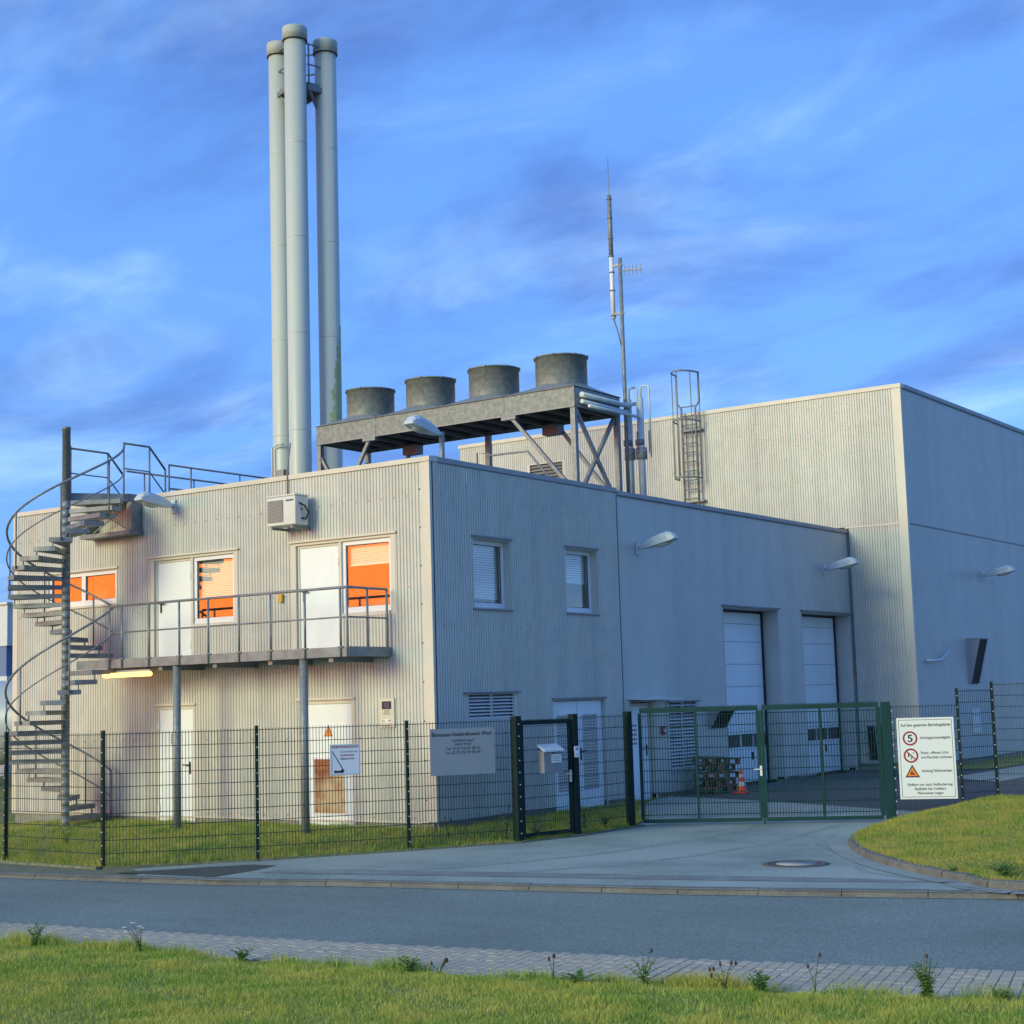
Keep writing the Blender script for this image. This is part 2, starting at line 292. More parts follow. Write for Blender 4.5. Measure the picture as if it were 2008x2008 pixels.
# ------------------------------------------------------------------ ground
def ruled(name, A, B, nv, zf, m, sub=6):
    """surface between two polylines A and B; zf(a_frac, v, x, y) gives the height"""
    b = MB(); pts = []
    for i in range(len(A)-1):
        for k in range(sub if i < len(A)-2 else sub+1):
            t = k/sub; pts.append((A[i][0]+(A[i+1][0]-A[i][0])*t, A[i][1]+(A[i+1][1]-A[i][1])*t, B[i][0]+(B[i+1][0]-B[i][0])*t, B[i][1]+(B[i+1][1]-B[i][1])*t, i+t))
    V = []
    for p in pts:
        for j in range(nv+1):
            v = j/nv; x = p[0]+(p[2]-p[0])*v; y = p[1]+(p[3]-p[1])*v; V.append((x, y, zf(p[4], v, x, y)))
    F = [(i*(nv+1)+j, (i+1)*(nv+1)+j, (i+1)*(nv+1)+j+1, i*(nv+1)+j+1) for i in range(len(pts)-1) for j in range(nv)]
    b.add(V, F, True); return structure(b.build(name, m))
def nz(x, y, s=1.0): return math.sin(x*1.7*s+y*0.6*s)*0.5+math.sin(y*2.3*s-x*0.9*s+1.3)*0.3+math.sin(x*4.1*s+y*3.7*s)*0.2
structure(MB().add([(-900, -900, -0.62), (900, -900, -0.62), (900, 900, -0.62), (-900, 900, -0.62)], [(0, 1, 2, 3)]).build('ground', 'meadow'))
kerb_x = [-60, -6, -2.2, 0.3, 1.95, 6.94, 10.7, 14.0, 60]; kerb_y = [-8.0, -6.25, -5.72, -5.40, -4.87, -3.92, -2.90, -1.95, 12]
road_x = [-60, -6, 0.7, 5.41, 9.27, 12.16, 16, 60]; road_y = [-11, -9.75, -9.29, -8.80, -8.23, -7.60, -6.6, 6]
verge_x = [-60, -6, 1.91, 6.68, 9.86, 12.55, 16.5, 60]; verge_y = [-12.2, -10.7, -10.24, -9.92, -9.42, -8.85, -7.9, 4.8]
def ky(x): return float(np.interp(x, kerb_x, kerb_y))
def ry(x): return float(np.interp(x, road_x, road_y))
def vy(x): return float(np.interp(x, verge_x, verge_y))
ZR = -0.43
xs = [-60, -30, -12, -6, -2, 2, 6, 10, 14, 18, 30, 60]
ruled('road', [(x, ry(x)-0.02) for x in xs], [(x, ky(x)+0.05) for x in xs], 10, lambda s, v, x, y: ZR, 'asphalt')
def zverge(x, y):
    d = max(0, vy(x)-y); return -0.415+0.045*smooth01(d/0.7)+0.02*min(d, 12)+0.018*nz(x, y, 1.3)*smooth01(d/0.5)
ruled('verge', [(x, vy(x)) for x in xs], [(x, vy(x)-40) for x in xs], 160, lambda s, v, x, y: zverge(x, y)-0.01, 'soil_grass', sub=10)
# fence line
FP = [(-7.7, -4.52), (-5.2, -4.68), (-2.68, -4.84), (-1.13, -3.10), (0.22, -1.03), (1.19, 0.68), (1.46, 2.03), (1.48, 3.83)]
GL, GR = Vector((1.50, 4.12, 0)), Vector((5.50, 6.10, 0))
PA, PBq, PC = (6.68, 6.60), (7.05, 7.40), (9.6, 7.75)
ZF = -0.35
# lawn between the fence and the building
lawnA = [(-30, -4.0), (-14, -4.2), (-7.7, -4.52), (-5.2, -4.68), (-2.68, -4.84), (-1.13, -3.10), (0.22, -1.03), (1.19, 0.68), (1.46, 2.03), (1.48, 3.83), (0.75, 6.4), (0.35, 8.0)]
lawnB = [(-30, 14), (-14, 14), (-9, 0.05), (-6, 0.05), (-3, 0.05), (-1.4, 0.05), (-0.05, 0.05), (-0.05, 1.0), (-0.05, 2.3), (-0.05, 4.4), (-0.05, 6.4), (-0.05, 8.0)]
def zlawn(s, v, x, y):
    d = v*math.hypot(1, 1)
    k = smooth01(v*1.05); z = ZF+0.23*k+0.018*nz(x, y, 1.6)*math.sin(min(1, v)*math.pi)
    if s > 9: z = ZF+0.23*k+ (0.18*(s-9)/2)*(1-k)
    return z
lawn = ruled('lawn', lawnA, lawnB, 14, zlawn, 'soil_grass', sub=5)
# yard behind the gate
yA = [(0.2, 4.0), (1.45, 4.10), (3.5, 5.11), (5.55, 6.12), (6.68, 6.66), (7.05, 7.45), (9.6, 7.8), (16, 8.3), (30, 9)]
def zyard(x, y):
    d = max(0.0, (y-(4.1+(x-1.45)*0.495)))
    return -0.36+0.29*smooth01(d/4.2)
YC = 7.5
ruled('yard_concrete', yA, [(p[0], max(YC, p[1]+0.01)) for p in yA], 6, lambda s, v, x, y: zyard(x, y), 'yard_concrete')
ruled('yard_asphalt', [(p[0], max(YC, p[1]+0.01)) for p in yA], [(0.0-0.05, 40), (1.45, 40), (3.5, 40), (5.55, 40), (6.68, 40), (7.6, 40), (9.6, 40), (16, 40), (30, 40)], 24, lambda s, v, x, y: zyard(x, y), 'asphalt_yard')
gx = [1.5, 2.4, 3.3]
ruled('hall_lawn', [(1.55, 18.3), (3.3, 18.3)], [(1.55, 60), (3.3, 60)], 20, lambda s, v, x, y: zyard(x, y)+0.012+0.01*nz(x, y, 2), 'soil_grass', sub=8)
ruled('hall_path', [(3.6, 14.5), (5.2, 13.0)], [(3.6, 60), (5.2, 60)], 4, lambda s, v, x, y: zyard(x, y)+0.008, 'yard_concrete', sub=3)
# driveway apron
KC = [(5.62, 6.0), (5.95, 4.3), (6.28, 2.75), (6.75, 1.55), (7.55, 0.20), (8.30, -0.75), (9.05, -1.50), (9.70, -2.02), (10.75, -2.68), (14, -1.72), (20, 0.1)]
drv = [(x, ky(x)) for x in (-1.3, 0.3, 1.95, 4, 6.94, 9, 10.7, 11.5)]+[(10.75, -2.6), (9.70, -1.95), (9.05, -1.45), (8.30, -0.70), (7.55, 0.25), (6.8, 1.6), (6.35, 2.8), (6.0, 4.3), (5.7, 6.25), (1.5, 4.25), (1.55, 3.7), (1.53, 2.03), (1.26, 0.66), (0.29, -1.06), (-1.07, -3.15), (-2.2, -4.72), (-1.5, -5.1)]
structure(MB().add([(x, y, -0.362) for x, y in drv], [tuple(range(len(drv)))]).build('driveway', 'asphalt_drive'))
pv = [(-60, ky(-60)), (-6, ky(-6)), (-2.2, ky(-2.2)), (-0.9, ky(-0.9)), (-1.5, -5.05), (-2.2, -4.70), (-2.68, -4.80), (-5.2, -4.64), (-14, -4.2), (-60, -6)]
structure(MB().add([(x, y, -0.372) for x, y in pv], [tuple(range(len(pv)))]).build('pavement', 'moss'))
structure(MB().add([(-1.98, -5.26, -0.356), (-0.04, -5.12, -0.356), (-0.1, -4.3, -0.356), (-0.26, -3.62, -0.356), (-0.72, -3.64, -0.356), (-1.4, -4.5, -0.356)], [(0, 1, 2, 3, 4, 5)]).build('asphalt_patch', 'asphalt_patch'))
bnd = [(0.2, -4.25, 0.2), (1.15, -3.98, 0.30), (4.0, -3.35, 0.27), (6.35, -2.86, 0.26), (8.2, -2.45, 0.22), (9.4, -2.22, 0.05)]
b = MB()
for (x0, y0, w0), (x1, y1, w1) in zip(bnd[:-1], bnd[1:]): b.add([(x0, y0-w0, -0.357), (x1, y1-w1, -0.357), (x1, y1+w1, -0.357), (x0, y0+w0, -0.357)], [(0, 1, 2, 3)])
structure(b.build('asphalt_seam', 'asphalt_mark'))
for pts_, w_ in (([(1.9, -3.6), (2.9, -2.2), (3.5, -0.6), (3.7, 1.4), (3.6, 3.6), (3.4, 4.8)], 0.11), ([(3.6, -3.3), (4.5, -2.0), (5.0, -0.5), (5.2, 1.4), (5.05, 3.6), (4.9, 5.4)], 0.10), ([(9.6, -2.3), (8.2, -1.5), (7.3, -0.1), (6.0, 1.6), (5.6, 3.4)], 0.07)):
    b = MB()
    for (x0, y0), (x1, y1) in zip(pts_[:-1], pts_[1:]):
        for k in range(6):
            p, q = (x0+(x1-x0)*k/6, y0+(y1-y0)*k/6), (x0+(x1-x0)*(k+1)/6, y0+(y1-y0)*(k+1)/6); wa = w_*random.uniform(0.75, 1.1)
            b.add([(p[0]-wa, p[1], -0.3595), (q[0]-wa, q[1], -0.3595), (q[0]+wa, q[1]+0.02, -0.3595), (p[0]+wa, p[1]+0.02, -0.3595)], [(0, 1, 2, 3)])
    structure(b.build('tyre_mark', 'tyre_rubber'))
# road kerb: separate stones
kerb = thing('kerb', 'k', 'k', (2, -4.9, -0.43)); del kerb['label'], kerb['category']; structure(kerb)
x = -9.0
while x < 18:
    p0 = Vector((x, ky(x), 0)); d = Vector((1, ky(x+1)-ky(x), 0)); d.normalize(); p1 = p0+d*0.99
    if True:
        nrm = Vector((-d.y, d.x, 0)); V = []
        for q in (p0, p1):
            for off, z in ((-0.0, -0.5), (0.0, -0.405), (0.025, -0.368), (0.06, -0.354), (0.155, -0.350), (0.155, -0.5)):
                jj = random.uniform(-0.003, 0.003); w = q+nrm*off; V.append((w.x, w.y, z+jj))
        b = MB(); b.add(V, [(i, i+1, 7+i, 6+i) for i in range(5)]+[(5, 0, 6, 11), (0, 5, 4, 3, 2, 1), (6, 7, 8, 9, 10, 11)])
        b.build('kerb_stone', 'kerb_concrete', kerb)
    x += d.x
# thin concrete gutter line
b = MB(); xs2 = np.linspace(-9, 18, 55)
for i in range(54):
    x0, x1 = xs2[i], xs2[i+1]; b.add([(x0, ky(x0)-0.055, -0.424), (x1, ky(x1)-0.055, -0.424), (x1, ky(x1)+0.002, -0.424), (x0, ky(x0)+0.002, -0.424)], [(0, 1, 2, 3)])
b.build('gutter_strip', 'yard_concrete', kerb)
# curved kerb round the embankment
ck = thing('embankment_kerb', 'k', 'k', (7.5, 0.2, -0.36)); del ck['label'], ck['category']; structure(ck)
pts = [Vector((x, y, 0)) for x, y in KC[1:]]
dense = []
for i in range(len(pts)-1):
    a = pts[max(i-1, 0)]; p, q = pts[i], pts[i+1]; d2 = pts[min(i+2, len(pts)-1)]
    for k in range(12):
        t = k/12; dense.append(0.5*((2*p)+(q-a)*t+(2*a-5*p+4*q-d2)*t*t+(3*p-a-3*q+d2)*t**3))
acc = 0; ring = [dense[0]]
for p, q in zip(dense[:-1], dense[1:]):
    acc += (q-p).length
    if acc >= 0.5: ring.append(q); acc = 0
for i in range(len(ring)-1):
    p, q = ring[i], ring[i+1]; d = (q-p).normalized(); nrm = Vector((-d.y, d.x, 0)); q = q-d*0.012; V = []
    zj = random.uniform(-0.006, 0.006); oj = random.uniform(-0.008, 0.008)
    for w0 in (p, q):
        for off, z in ((-0.075, -0.42), (-0.068, -0.292), (-0.045, -0.268), (0.05, -0.262), (0.06, -0.42)): w = w0+nrm*(off+oj); V.append((w.x, w.y, z+zj))
    b = MB(); b.add(V, [(j, j+1, 6+j, 5+j) for j in range(4)]+[(4, 0, 5, 9), (0, 4, 3, 2, 1), (5, 6, 7, 8, 9)]); b.build('kerb_stone', 'kerb_concrete', ck)
b = MB()
for p, q in zip(dense[10:-1], dense[11:]):
    d = (q-p).normalized(); nrm = Vector((-d.y, d.x, 0)); b.add([(w.x, w.y, -0.352) for w in (p-nrm*0.36, q-nrm*0.36, q-nrm*0.06, p-nrm*0.06)], [(0, 1, 2, 3)])
b.build('gutter_strip', 'yard_concrete', ck)
# embankment
EB = [(5.62, 6.15), (5.95, 6.30), (6.68, 6.62), (7.05, 7.42), (8.0, 7.6), (9.6, 7.85), (11, 8.0), (12.5, 8.2), (14, 8.4), (18, 8.8), (26, 9.4)]
EBZ = [-0.34, -0.25, -0.10, 0.02, 0.03, 0.04, 0.04, 0.04, 0.04, 0.04, 0.04]
def zemb(s, v, x, y):
    i = min(int(s), 9); t = s-i; zr = EBZ[i]*(1-t)+EBZ[i+1]*t; zk = -0.30 if i > 0 else -0.35+0.05*t
    return zk+(zr-zk)*(1-(1-v)**1.9)+0.02*nz(x, y, 1.1)*math.sin(v*math.pi)
emb = ruled('embankment', KC, EB, 24, zemb, 'soil_grass', sub=6)
ruled('embankment_back', EB, [(p[0]+0.3, p[1]+2.5) for p in EB], 6, lambda s, v, x, y: (zemb(s, 1, x, y)*(1-v)+zyard(x, y)*v)+0.002, 'soil_grass', sub=3)
# block paving strip
pav = thing('block_paving', 'k', 'k', (8, -9, -0.42)); del pav['label'], pav['category']; structure(pav)
xx = np.linspace(-14, 20, 120); b = MB()
b.add([(x, ry(x), -0.4225) for x in xx]+[(x, vy(x)-0.12, -0.4225) for x in xx], [(i, i+1, 120+i+1, 120+i) for i in range(119)]); b.build('bed', 'paver_bed', pav)
pl, pw = 0.194, 0.097
bb = MB(); V = [(-pw/2, -pl/2, -0.03), (pw/2, -pl/2, -0.03), (pw/2, pl/2, -0.03), (-pw/2, pl/2, -0.03)]
V += [(sx*pw/2, sy*pl/2, 0.017) for sx, sy in ((-1, -1), (1, -1), (1, 1), (-1, 1))]+[(sx*(pw/2-0.005), sy*(pl/2-0.005), 0.022) for sx, sy in ((-1, -1), (1, -1), (1, 1), (-1, 1))]
Fp = [(0, 1, 5, 4), (1, 2, 6, 5), (2, 3, 7, 6), (3, 0, 4, 7), (4, 5, 9, 8), (5, 6, 10, 9), (6, 7, 11, 10), (7, 4, 8, 11), (8, 9, 10, 11)]
spots = []; x = -7.0
while x < 17.5:
    ang = math.atan2(ry(x+0.2)-ry(x-0.2), 0.4); nrm = Vector((math.sin(ang), -math.cos(ang))); wid = (ry(x)-vy(x))*math.cos(ang)
    k = 0
    off0 = 0.0 if int(round(x/0.1)) % 2 else 0.1
    while 0.1+k*0.2-off0*0.5 < wid+0.02:
        dd = 0.1+k*0.2-off0*0.5; spots.append((x+nrm.x*dd, ry(x)+nrm.y*dd, ang)); k += 1
    x += 0.1*math.cos(ang)
spots.sort(key=lambda p: abs((p[0]-10.3))*0.55+abs(p[1]+9.0)*0.35)
me = bpy.data.meshes.new('paver'); me.from_pydata(V, [], Fp); me.materials.append(M['paver'])
rest = MB()
for i, (x, y, a) in enumerate(spots):
    z = -0.436+random.uniform(-0.002, 0.002); tx, ty = random.uniform(-0.012, 0.012), random.uniform(-0.01, 0.01)
    if i < 300:
        o = bpy.data.objects.new('paver', me); COL.objects.link(o); o.parent = pav; o.location = (x-8, y+9, z+0.42); o.rotation_euler = (tx, ty, a+random.uniform(-0.012, 0.012))
    else:
        mt = Matrix.Translation((x, y, z)) @ Matrix.Rotation(a+random.uniform(-0.012, 0.012), 4, 'Z') @ Matrix.Rotation(tx, 4, 'X'); rest.add([mt @ Vector(v) for v in V], Fp)
rest.build('pavers', 'paver', pav, kind='stuff')
# mossy edging along the fence foot
ed = thing('fence_edging', 'k', 'k', (-1, -3, -0.35)); del ed['label'], ed['category']; structure(ed)
line = [Vector((x, y, 0)) for x, y in FP[1:]]+[Vector((1.5, 4.1, 0))]
for p, q in zip(line[:-1], line[1:]):
    d = (q-p).normalized(); nrm = Vector((d.y, -d.x, 0)); L = (q-p).length; k = max(1, round(L/1.0))
    for i in range(k):
        a = p+d*(L*i/k+0.005)+nrm*0.09; c = p+d*(L*(i+1)/k-0.005)+nrm*0.09
        MB().bar((a.x, a.y, -0.37), (c.x, c.y, -0.37), 0.07, 0.08).build('edging_stone', 'moss', ed)

# ------------------------------------------------------------------ buildings
def wave(pitch, amp):   # flat crests with narrow V grooves
    return lambda a: amp*min(1.0, abs(a/pitch-round(a/pitch))*6.0)
def cladding(parent, fr, a0, a1, z0, z1, holes, m, pitch=0.072, amp=0.022, sheet=1.008, seg=6, name='cladding_sheet', n_off=0.0):
    w = wave(pitch, amp); a = a0
    while a < a1-1e-6:
        e = min(a+sheet, a1); e = a1 if a1-e < 0.25 else e
        cuts = set(np.round(np.arange(math.ceil(a/(pitch/seg)), math.floor(e/(pitch/seg))+1)*(pitch/seg), 5)); cuts |= {a+0.002, e-0.002}
        for h in holes:
            for q in h[:2]:
                if a < q < e: cuts.add(q)
        cuts = sorted(c for c in cuts if a+0.002 <= c <= e-0.002); b = MB()
        for c, d in zip(cuts[:-1], cuts[1:]):
            if d-c < 1e-4: continue
            mid = (c+d)/2; segs = [(z0, z1)]
            for h in holes:
                if h[0] < mid < h[1]:
                    ns = []
                    for s0, s1 in segs:
                        if h[3] <= s0 or h[2] >= s1: ns.append((s0, s1)); continue
                        if h[2] > s0: ns.append((s0, h[2]))
                        if h[3] < s1: ns.append((h[3], s1))
                    segs = ns
            for s0, s1 in segs: b.add([fr(c, s0, w(c)+n_off), fr(d, s0, w(d)+n_off), fr(d, s1, w(d)+n_off), fr(c, s1, w(c)+n_off)], [(0, 1, 2, 3)])
        b.add([fr(e-0.003, z0, -0.006+n_off), fr(e+0.003, z0, -0.006+n_off), fr(e+0.003, z0+0.01, -0.006+n_off), fr(e-0.003, z0+0.01, -0.006+n_off)], [(0, 1, 2, 3)])
        b.build(name, m, parent); a = e
def flat_panels(parent, fr, a0, a1, z0, z1, holes, m, width=0.78, name='wall_panel', gap=0.004):
    a = a0; i = 0; holes = [(h[0]-0.012, h[1]+0.012, h[2], h[3]+0.012) for h in holes]
    while a < a1-1e-6:
        e = a+width if a1-a > width*1.4 else a1; pr = random.uniform(-0.0007, 0.0007); gap = 0.0045 if random.random() < 0.3 else 0.0012
        cuts = {a+gap, e-gap}
        for h in holes:
            for q in h[:2]:
                if a+gap < q < e-gap: cuts.add(q)
        cuts = sorted(cuts); b = MB()
        for c, d in zip(cuts[:-1], cuts[1:]):
            mid = (c+d)/2; segs = [(z0, z1)]
            for h in holes:
                if h[0] < mid < h[1]:
                    ns = []
                    for s0, s1 in segs:
                        if h[3] <= s0 or h[2] >= s1: ns.append((s0, s1)); continue
                        if h[2] > s0: ns.append((s0, h[2]))
                        if h[3] < s1: ns.append((h[3], s1))
                    segs = ns
            for s0, s1 in segs: b.fbox(fr, c, d, s0, s1, -0.03+pr, 0.012+pr)
        b.build(name, m, parent); a = e
def screws(parent, fr, a0, a1, zs, step, n, holes=()):
    b = MB(); a = a0
    while a < a1:
        for z in zs:
            if any(h[0]-0.12 < a < h[1]+0.12 and h[2]-0.08 < z < h[3]+0.08 for h in holes): continue
            b.fbox(fr, a-0.009, a+0.009, z-0.009, z+0.009, n, n+0.008)
        a += step
    b.build('screws', 'dark_trim', parent, kind='stuff')
def reveal(parent, fr, a0, a1, z0, z1, depth, m, hm, sill=True, proud=0.035, ext=0.05):
    b = MB(); t = 0.02
    b.fbox(fr, a0-t, a0, z0, z1, -depth, 0.024); b.fbox(fr, a1, a1+t, z0, z1, -depth, 0.024); b.fbox(fr, a0-t, a1+t, z1, z1+t, -depth, 0.020)
    if sill: b.fbox(fr, a0-t, a1+t, z0-t, z0, -depth, 0.020)
    b.build('reveal', m, parent)
    MB().fbox(fr, a0-ext, a1+ext, z1+t, z1+t+0.035, -0.01, 0.024+proud).build('drip_flashing', hm, parent)
    if sill: MB().fbox(fr, a0-ext*0.6, a1+ext*0.6, z0-t-0.03, z0-t-0.002, -0.01, 0.024+proud).build('sill', hm, parent)
def window(parent, fr, a0, a1, z0, z1, depth, blind=0.5, mull=(), slatw=0.032, ww=0.075):
    w = MB().fbox(fr, a0, a1, z0, z0+ww*1.3, -depth, -depth+0.06).fbox(fr, a0, a1, z1-ww, z1, -depth, -depth+0.06).fbox(fr, a0, a0+ww, z0+ww*1.3, z1-ww, -depth, -depth+0.06).fbox(fr, a1-ww, a1, z0+ww*1.3, z1-ww, -depth, -depth+0.06)
    for q in mull: w.fbox(fr, q-ww*0.8, q+ww*0.8, z0+ww*1.3, z1-ww, -depth, -depth+0.058)
    o = w.build('window', 'white_plastic', parent, bevel=0.006)
    ed = [a0+ww]+[k for q in mull for k in (q-ww*0.8, q+ww*0.8)]+[a1-ww]
    for c, d in zip(ed[::2], ed[1::2]):
        MB().fbox(fr, c-0.004, d+0.004, z0+ww*1.3-0.004, z1-ww+0.004, -depth+0.022, -depth+0.030).build('pane', 'window_glass', o)
        MB().fbox(fr, c, c+0.014, z0+ww*1.3, z1-ww, -depth+0.031, -depth+0.04).fbox(fr, d-0.014, d, z0+ww*1.3, z1-ww, -depth+0.031, -depth+0.04).fbox(fr, c+0.014, d-0.014, z1-ww-0.014, z1-ww, -depth+0.031, -depth+0.04).fbox(fr, c+0.014, d-0.014, z0+ww*1.3, z0+ww*1.3+0.014, -depth+0.031, -depth+0.04).build('gasket', 'black', o)
    if blind > 0:
        b = MB(); zt = z1-ww; zb = zt-(zt-z0-ww)*blind; z = zt
        while z > zb:
            c0, c1 = a0+ww, a1-ww
            b.hexa([fr(c0, z-slatw*0.86, -depth-0.045), fr(c1, z-slatw*0.86, -depth-0.045), fr(c1, z-slatw*0.86, -depth-0.047), fr(c0, z-slatw*0.86, -depth-0.047), fr(c0, z, -depth-0.062), fr(c1, z, -depth-0.062), fr(c1, z, -depth-0.064), fr(c0, z, -depth-0.064)])
            z -= slatw
        b.fbox(fr, a0+ww, a1-ww, zb-0.03, zb-0.005, -depth-0.07, -depth-0.04); b.build('blind', 'blind', o)
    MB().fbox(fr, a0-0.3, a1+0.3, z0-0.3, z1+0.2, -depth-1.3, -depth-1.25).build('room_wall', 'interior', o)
    b = MB(); random.seed(int(a0*10)+5)
    for k in range(3):
        q = a0+(a1-a0)*random.random()*0.7; b.fbox(fr, q, q+0.18+0.2*random.random(), z0-0.3, z0+0.25+0.4*random.random(), -depth-0.9, -depth-0.6)
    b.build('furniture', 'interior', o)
    return o
def handle(parent, fr, a, z, n, flip=1, m='black'):
    MB().fbox(fr, a-0.02, a+0.02, z-0.12, z+0.11, n, n+0.012).fbox(fr, min(a, a+0.13*flip), max(a, a+0.13*flip), z+0.04, z+0.065, n+0.045, n+0.065).fbox(fr, a-0.011, a+0.011, z+0.042, z+0.063, n+0.010, n+0.05).build('handle', m, parent)
def door(parent, fr, a0, a1, z0, z1, depth, hside=1, m='white_paint', fw_=0.05, hz=None):
    MB().fbox(fr, a0, a0+fw_, z0, z1, -depth, -depth+0.06).fbox(fr, a1-fw_, a1, z0, z1, -depth, -depth+0.06).fbox(fr, a0+fw_, a1-fw_, z1-fw_, z1, -depth, -depth+0.06).build('door_frame', 'trim', parent)
    d = MB().fbox(fr, a0+fw_+0.004, a1-fw_-0.004, z0+0.008, z1-fw_-0.004, -depth, -depth+0.048).build('door', m, parent, bevel=0.006)
    ha = a0+fw_+0.09 if hside < 0 else a1-fw_-0.09
    handle(d, fr, ha, hz if hz else z0+1.02, -depth+0.048, -hside)
    hg = a1-fw_ if hside < 0 else a0+fw_
    b = MB()
    for z in (z0+0.25, z1-0.35): b.fbox(fr, hg-0.016, hg+0.016, z-0.07, z+0.07, -depth+0.062, -depth+0.076)
    b.build('hinge', 'white_plastic', d); return d
def louvre(parent, fr, a0, a1, z0, z1, n_sl, cols=2, depth=0.02, m='louvre_slat', fm='panel', border=0.08):
    fo = MB().fbox(fr, a0, a0+border, z0, z1, -0.02, 0.03).fbox(fr, a1-border, a1, z0, z1, -0.02, 0.03).fbox(fr, a0+border, a1-border, z0, z0+border*0.8, -0.02, 0.03).fbox(fr, a0+border, a1-border, z1-border*0.25, z1, -0.02, 0.03)
    for k in range(1, cols): q = a0+border+(a1-a0-2*border)*k/cols; fo.fbox(fr, q-0.018, q+0.018, z0+border*0.8, z1-border*0.25, -0.02, 0.024)
    o = fo.build('louvre', fm, parent)
    MB().fbox(fr, a0+0.02, a1-0.02, z0+0.02, z1-0.01, -0.16, -0.12).build('void', 'dark_void', o)
    zz0, zz1 = z0+border*0.8, z1-border*0.25; p = (zz1-zz0)/n_sl
    for k in range(cols):
        c0 = a0+border+(a1-a0-2*border)*k/cols+(0.018 if k else 0); c1 = a0+border+(a1-a0-2*border)*(k+1)/cols-(0.018 if k < cols-1 else 0)
        for i in range(n_sl):
            z = zz0+i*p; MB().hexa([fr(c0, z+0.06*p, 0.022), fr(c1, z+0.06*p, 0.022), fr(c1, z+0.62*p, -0.075), fr(c0, z+0.62*p, -0.075), fr(c0, z+0.06*p+0.012, 0.026), fr(c1, z+0.06*p+0.012, 0.026), fr(c1, z+0.62*p+0.008, -0.071), fr(c0, z+0.62*p+0.008, -0.071)]).build('slat', m, o)
    return o

bld = thing('office_building', 'two-storey grey corrugated metal block with white doors and a balcony along its lit front', 'building', (-5, 3, -0.15))
GB = -0.12
holesL = [(-6.80, -5.76, 2.80, 4.88), (-5.76, -4.64, 3.60, 4.88), (-3.08, -2.02, 2.80, 4.88), (-2.02, -0.86, 3.60, 4.88), (-9.95, -7.88, 4.13, 4.80), (-6.74, -5.72, -0.2, 2.05), (-3.06, -1.78, -0.2, 2.07)]
cladding(bld, LF, -W, -0.13, 0.0, H-0.09, holesL, 'cladding')
screws(bld, LF, -W+0.2, -0.2, (0.06, 1.42, 3.98, 5.55), 0.288, 0.022, holesL)
holesR = [(1.18, 2.32, 3.64, 4.86), (4.18, 5.30, 3.64, 4.86), (0.86, 2.40, 1.62, 2.12), (3.60, 5.42, -0.2, 1.95)]
cladding(bld, RF, 0.03, S, 0.0, H-0.09, holesR, 'cladding', amp=0.030)
screws(bld, RF, 0.3, S-0.1, (0.06, 1.42, 3.3, 5.55), 0.288, 0.022, holesR)
holesR2 = [(6.42, 7.35, -0.2, 1.87), (7.88, 9.24, 0.40, 1.85), (10.60, 13.42, -0.2, 3.92), (14.74, 17.68, -0.2, 3.92)]
flat_panels(bld, RF, S+0.01, T, 0.0, H-0.14, holesR2, 'panel')
# inner walls, roof, plinth
b = MB(); b.box(-W+0.02, -0.02, 0.9, T-0.02, -0.4, -0.2)
MB().box(-W+0.05, -0.45, 2.4, T-0.1, -0.2, H-0.5).build('core', 'interior', bld)
MB().box(-W+0.04, -0.04, 0.04, T-0.01, H-0.42, H-0.34).build('roof', 'roof_grey', bld)
MB().box(-W-0.0, -W+0.03, 0.01, T, 0, H-0.09).build('side_wall', 'cladding', bld)
for a0, a1 in ((-W+0.04, -6.74), (-5.72, -3.06), (-1.78, -0.06)): MB().fbox(LF, a0, a1, -0.5, 0.0, -0.2, -0.012).build('plinth', 'concrete', bld)
for a0, a1 in ((0.06, 3.6), (5.42, 6.42), (7.35, 10.6), (13.42, 14.74), (17.68, T-0.02)): MB().fbox(RF, a0, a1, -0.5, 0.0, -0.2, -0.012).build('plinth', 'concrete', bld)
MB().fbox(LF, -W-0.01, -0.14, -0.025, -0.0, -0.01, 0.035).build('base_flashing', 'trim', bld)
for a0, a1 in ((0.05, 3.58), (5.44, 6.4), (7.37, 10.58)): MB().fbox(RF, a0, a1, -0.022, -0.002, -0.01, 0.03).build('base_flashing', 'dark_trim', bld)
MB().box(-0.15, 0.028, -0.030, -0.004, 0.0, H-0.085).box(0.004, 0.030, -0.0039, 0.07, 0.0, H-0.085).build('corner_trim', 'trim', bld)
MB().box(-W-0.03, -W+0.12, -0.032, -0.004, 0.0, H-0.085).build('corner_trim', 'trim', bld)
b = MB()
for i in range(9): b.fbox(LF, -0.205, -0.185, 0.35+i*0.66, 0.375+i*0.66, 0.017, 0.030)
b.build('screws', 'black', bld, kind='stuff')
MB().hexa([(-W-0.04, -0.05, H-0.085), (0.045, -0.05, H-0.085), (0.045, 0.20, H-0.085), (-W-0.04, 0.20, H-0.085), (-W-0.04, -0.05, H+0.0), (0.045, -0.05, H+0.0), (0.045, 0.20, H+0.02), (-W-0.04, 0.20, H+0.02)]).build('coping', 'trim', bld)
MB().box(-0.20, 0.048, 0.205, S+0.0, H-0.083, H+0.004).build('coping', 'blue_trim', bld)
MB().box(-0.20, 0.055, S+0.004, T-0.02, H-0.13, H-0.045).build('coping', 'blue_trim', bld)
MB().box(0.02, 0.032, 0.21, S, H-0.105, H-0.083).box(0.02, 0.034, S+0.01, T-0.02, H-0.152, H-0.13).build('shadow_gap', 'dark_trim', bld)
MB().box(0.0, 0.034, S-0.012, S+0.012, 0, H-0.15).build('expansion_joint', 'dark_trim', bld)
